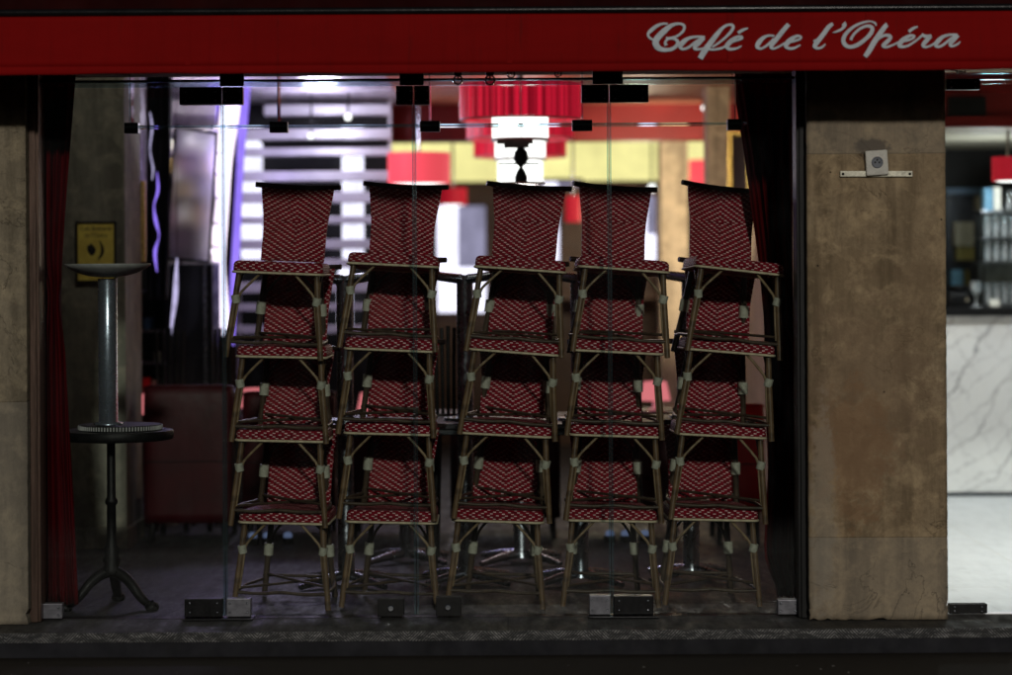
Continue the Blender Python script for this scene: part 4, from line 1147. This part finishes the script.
# rack with glasses on the counter
ry = 5.9; zr = zc_+.0005
ra = at(978,300,ry).x
t = thing('glass_rack', 'metal rack full of glasses standing on the bar counter', 'rack', (ra,ry,zr))
lv = [0.005, .335, .505, .690]
lv = [.01, at(990,262,ry).z-zr, at(990,238,ry).z-zr, at(990,211,ry).z-zr]
for z in lv: MBox((0,-.14,z-.008),(.85,.14,z)).build('shelf_board', M['chrome_dull'], t)
for x in (.012,.30,.58,.838):
    for y in (-.13,.13): MB().tube([(x,y,0),(x,y,lv[-1]+.02)], .008, 8).build('upright', M['patch'], t)
def glass_mesh():
    m = MB(); m.lathe((0,0,0), [(.030,0),(.034,.06),(.036,.118)], 16); m.lathe((0,0,0), [(.026,.012),(.030,.02)], 12)
    return m
g0 = tag(glass_mesh().build('drinking_glass', M['glass_ware']), '', 'glass', 'drinking glasses on the bar rack'); fg = True
ordw = ['first','second','third','fourth','fifth','sixth','seventh']
for li, z in enumerate(lv[:3]):
    for j in range(7):
        for row, yy in enumerate((-.075,.04)):
            o = g0 if fg else g0.copy()
            if not fg: COL.objects.link(o)
            fg = False
            o.location = (ra+.050+.0585*j+(.022 if j > 3 else 0), ry+yy, zr+z+.0085)
            gap = lv[li+1]-z-.024
            o.scale = (.78,.78,min(1.25,gap/.12))
            o['label'] = 'clear drinking glass, %s from the left in the %s row of the %s rack shelf' % (ordw[j], 'back' if row else 'front', ('bottom','middle','upper')[li])
            o['category'] = 'glass'; o['group'] = 'drinking glasses on the bar rack'
for j in range(5):
    o = g0.copy(); COL.objects.link(o)
    o.location = (ra+.21+.066*j, ry-.05, zr+lv[3]+.0085); o.scale = (.8,.8,1.15)
    o['label'] = 'clear drinking glass standing on top of the rack, %s beside the white carton' % ordw[j]
tag(pbox('carton', M['blue_box'], 984.5, 993, 188, 210.3, ry-.1, .12), 'blue carton on top of the glass rack', 'carton', 'cartons on the rack')
tag(pbox('carton', M['white_plastic'], 994, 1001, 187, 210.3, ry-.1, .12), 'white carton beside the blue one on the glass rack', 'carton', 'cartons on the rack')
# back wall bits
tag(pbox('blue_beam', M['blue_beam'], 946, 986, 188, 194, 6.7, .15), 'blue grey beam on the black wall behind the bar', 'beam')
t = thing('wall_cabinet', 'open wall cabinet with cream and olive panels left of the glass rack', 'cabinet', at(964,240,6.7)); og = Vector(t.location)
for nm, mt, x0, x1, y0, y1 in (('cream_panel','cream_box',955,974,222,246),('olive_panel','olive_box',957,976,247.5,260),('side_panel','cream_box',977,984,196,212),('blue_panel','blue_box',952,963,270,288),('yellow_panel','olive_box',966,969,270,288)):
    o = pbox(nm, M[mt], x0, x1, y0, y1, 6.75, .12, t); o.location = tuple(-og)
o = pbox('back_board', M['dark_panel'], 946, 985, 194.5, 300, 6.88, .015, t); o.location = tuple(-og)
o = pbox('pale_board', M['rack_back'], 979, 1060, 205, 308, 6.86, .015, t); o.location = tuple(-og)  # pale board added to brighten the view behind the glasses
# on the counter
c = at(976,309.5,5.62)
t = tag(MB().lathe((c.x,5.62,zc_+.0005), [(.035,0),(.03,.004),(.005,.01),(.004,.07),(.022,.095),(.036,.13),(.033,.175),(.034,.176)], 20).build('wine_glass', M['glass_ware']), 'stemmed wine glass on the black counter beside the coffee machine', 'wine glass')
c = at(960,300,5.7)
t = thing('coffee_machine', 'black coffee grinder box on the counter beside the pillar', 'coffee machine', (c.x,5.75,zc_+.0005))
MBox((-.09,-.1,0),(.075,.1,.10)).build('body', M['patch'], t, .02)
MB().lathe((0,0,0), [(.05,.1005),(.07,.13),(.07,.15)], 20).build('hopper', M['black_bar'], t)
MB().lathe((.04,-.102,.05), [(.012,-.012),(.012,.012)], 12).build('knob', M['chrome'], t)
tag(pbox('paper_cup', M['white_plastic'], 990, 1000, 296, 303, 5.66, .06, None, .008), 'small white box on the counter in front of the rack', 'box')
bpy.data.objects['paper_cup'].name = 'white_box'
o = bpy.data.objects['white_box']; o.location.z += (zc_+.001) - min((o.matrix_world @ Vector(v)).z for v in o.bound_box)

# ================================================================ LIGHT
def lamp(name, typ, loc, power, color, size=.1, rot=None, **kw):
    l = bpy.data.lights.new(name, typ); l.energy = power; l.color = color
    if typ == 'AREA': l.size = size
    elif typ == 'POINT' or typ == 'SPOT': l.shadow_soft_size = size
    o = bpy.data.objects.new(name, l); COL.objects.link(o); o.location = loc
    if rot: o.rotation_euler = rot
    return o
# street light: one low, nearly frontal sun lamp
el, az = R(18.5), R(6)
d = Vector((-math.sin(az)*math.cos(el), math.cos(az)*math.cos(el), -math.sin(el)))
sun = bpy.data.lights.new('street_light', 'SUN'); sun.energy = .92; sun.angle = R(2.2); sun.color = (1.0,.95,.86)
so = bpy.data.objects.new('street_light', sun); COL.objects.link(so); so.rotation_euler = d.to_track_quat('-Z','Y').to_euler(); so.location = (3,-12,6)
# bar ceiling lights (recessed discs with real lamps)
for i, (x, y) in enumerate(((2.75,.8),(3.9,.8),(2.75,2.2),(3.9,2.2))):
    t = thing('ceiling_light', 'round recessed ceiling light over the bar doorway floor', 'ceiling light', (x,y,2.9485), 0, 'recessed lights over the bar floor')
    MB().lathe((0,0,0), [(.10,-.004),(.10,-.001)], 24).build('diffuser', M['glow_white'], t)
    l = lamp('ceiling_lamp', 'SPOT', (x,y,2.93), 150, (1,.97,.92), .09); l.data.spot_size = R(120); l.data.spot_blend = .5
for x in (2.45,3.9):
    t = thing('ceiling_light', 'round recessed ceiling light over the marble counter', 'ceiling light', (x,4.6,2.4485), 0, 'recessed lights over the bar counter')
    MB().lathe((0,0,0), [(.08,-.004),(.08,-.001)], 24).build('diffuser', M['glow_white'], t)
    l = lamp('counter_lamp', 'SPOT', (x,4.6,2.43), 75, (1,.98,.96), .09); l.data.spot_size = R(130); l.data.spot_blend = .5
lamp('rack_fill', 'POINT', (3.3,5.25,2.0), 20, (.92,.97,1), .08)  # added light to brighten the rack glasses, no fixture there
lamp('sign_fill', 'POINT', (-2.0,1.5,2.72), 7, (1,.93,.8), .05)  # added fill that brightens the inner pillar and its sign
lamp('chandelier_lamp', 'POINT', (at(520,150,3).x,3.9,2.05), 9, (1,.85,.8), .12)
lamp('violet_lamp', 'POINT', tuple(at(236,160,4.7)), 13, (.5,.36,1), .12)
lamp('violet_lamp', 'POINT', tuple(at(320,120,5.3)), 30, (.85,.78,1), .12)
l = lamp('warm_fill', 'SPOT', (1.15,5.6,2.0), 260, (1,.84,.64), .1, (R(97),0,0)); l.data.spot_size = R(75); l.data.spot_blend = .6  # added spot that brightens the beige columns, no fixture
l = lamp('warm_fill', 'SPOT', (1.0,3.4,2.2), 40, (1,.84,.64), .1, (R(95),0,R(-12))); l.data.spot_size = R(50); l.data.spot_blend = .6  # added spot aimed at the nearer beige column
lamp('display_fill', 'POINT', tuple(at(191,140,4.3)), 14, (1,.9,.92), .012)  # added point light that brightens the display shelves
lamp('warm_fill', 'POINT', (1.1,9.0,2.0), 20, (1,.85,.6), .12)

# world
w = bpy.data.worlds.new('World'); S.world = w; w.use_nodes = True
nt = w.node_tree; bg = nt.nodes['Background']
sky = nt.nodes.new('ShaderNodeTexSky'); sky.sky_type = 'NISHITA'; sky.sun_disc = False
sky.sun_elevation = el; sky.sun_rotation = math.atan2(-d.x, -d.y)
nt.links.new(sky.outputs[0], bg.inputs[0]); bg.inputs[1].default_value = .0085

# camera
cam = bpy.data.cameras.new('camera'); co = bpy.data.objects.new('camera', cam); COL.objects.link(co)
cam.sensor_width = 36; cam.lens = F/1012*36; cam.clip_end = 500; cam.clip_start = .1
cam.shift_y = -(337.5-HZ)/1012
co.matrix_world = Matrix.Translation((0,CAMY,EYE)) @ Matrix.Rotation(R(90),4,'X') @ Matrix.Rotation(-ROLL,4,'Z')
cam.dof.use_dof = True; cam.dof.focus_distance = 11.15; cam.dof.aperture_fstop = 1.0
S.camera = co
S.view_settings.view_transform = 'Standard'; S.view_settings.look = 'None'
S.view_settings.exposure = 0; S.view_settings.gamma = 1
S.cycles.use_denoising = True
S.cycles.max_bounces = 8; S.cycles.transparent_max_bounces = 24
S.cycles.caustics_reflective = False; S.cycles.caustics_refractive = False
S.cycles.sample_clamp_indirect = 4.0
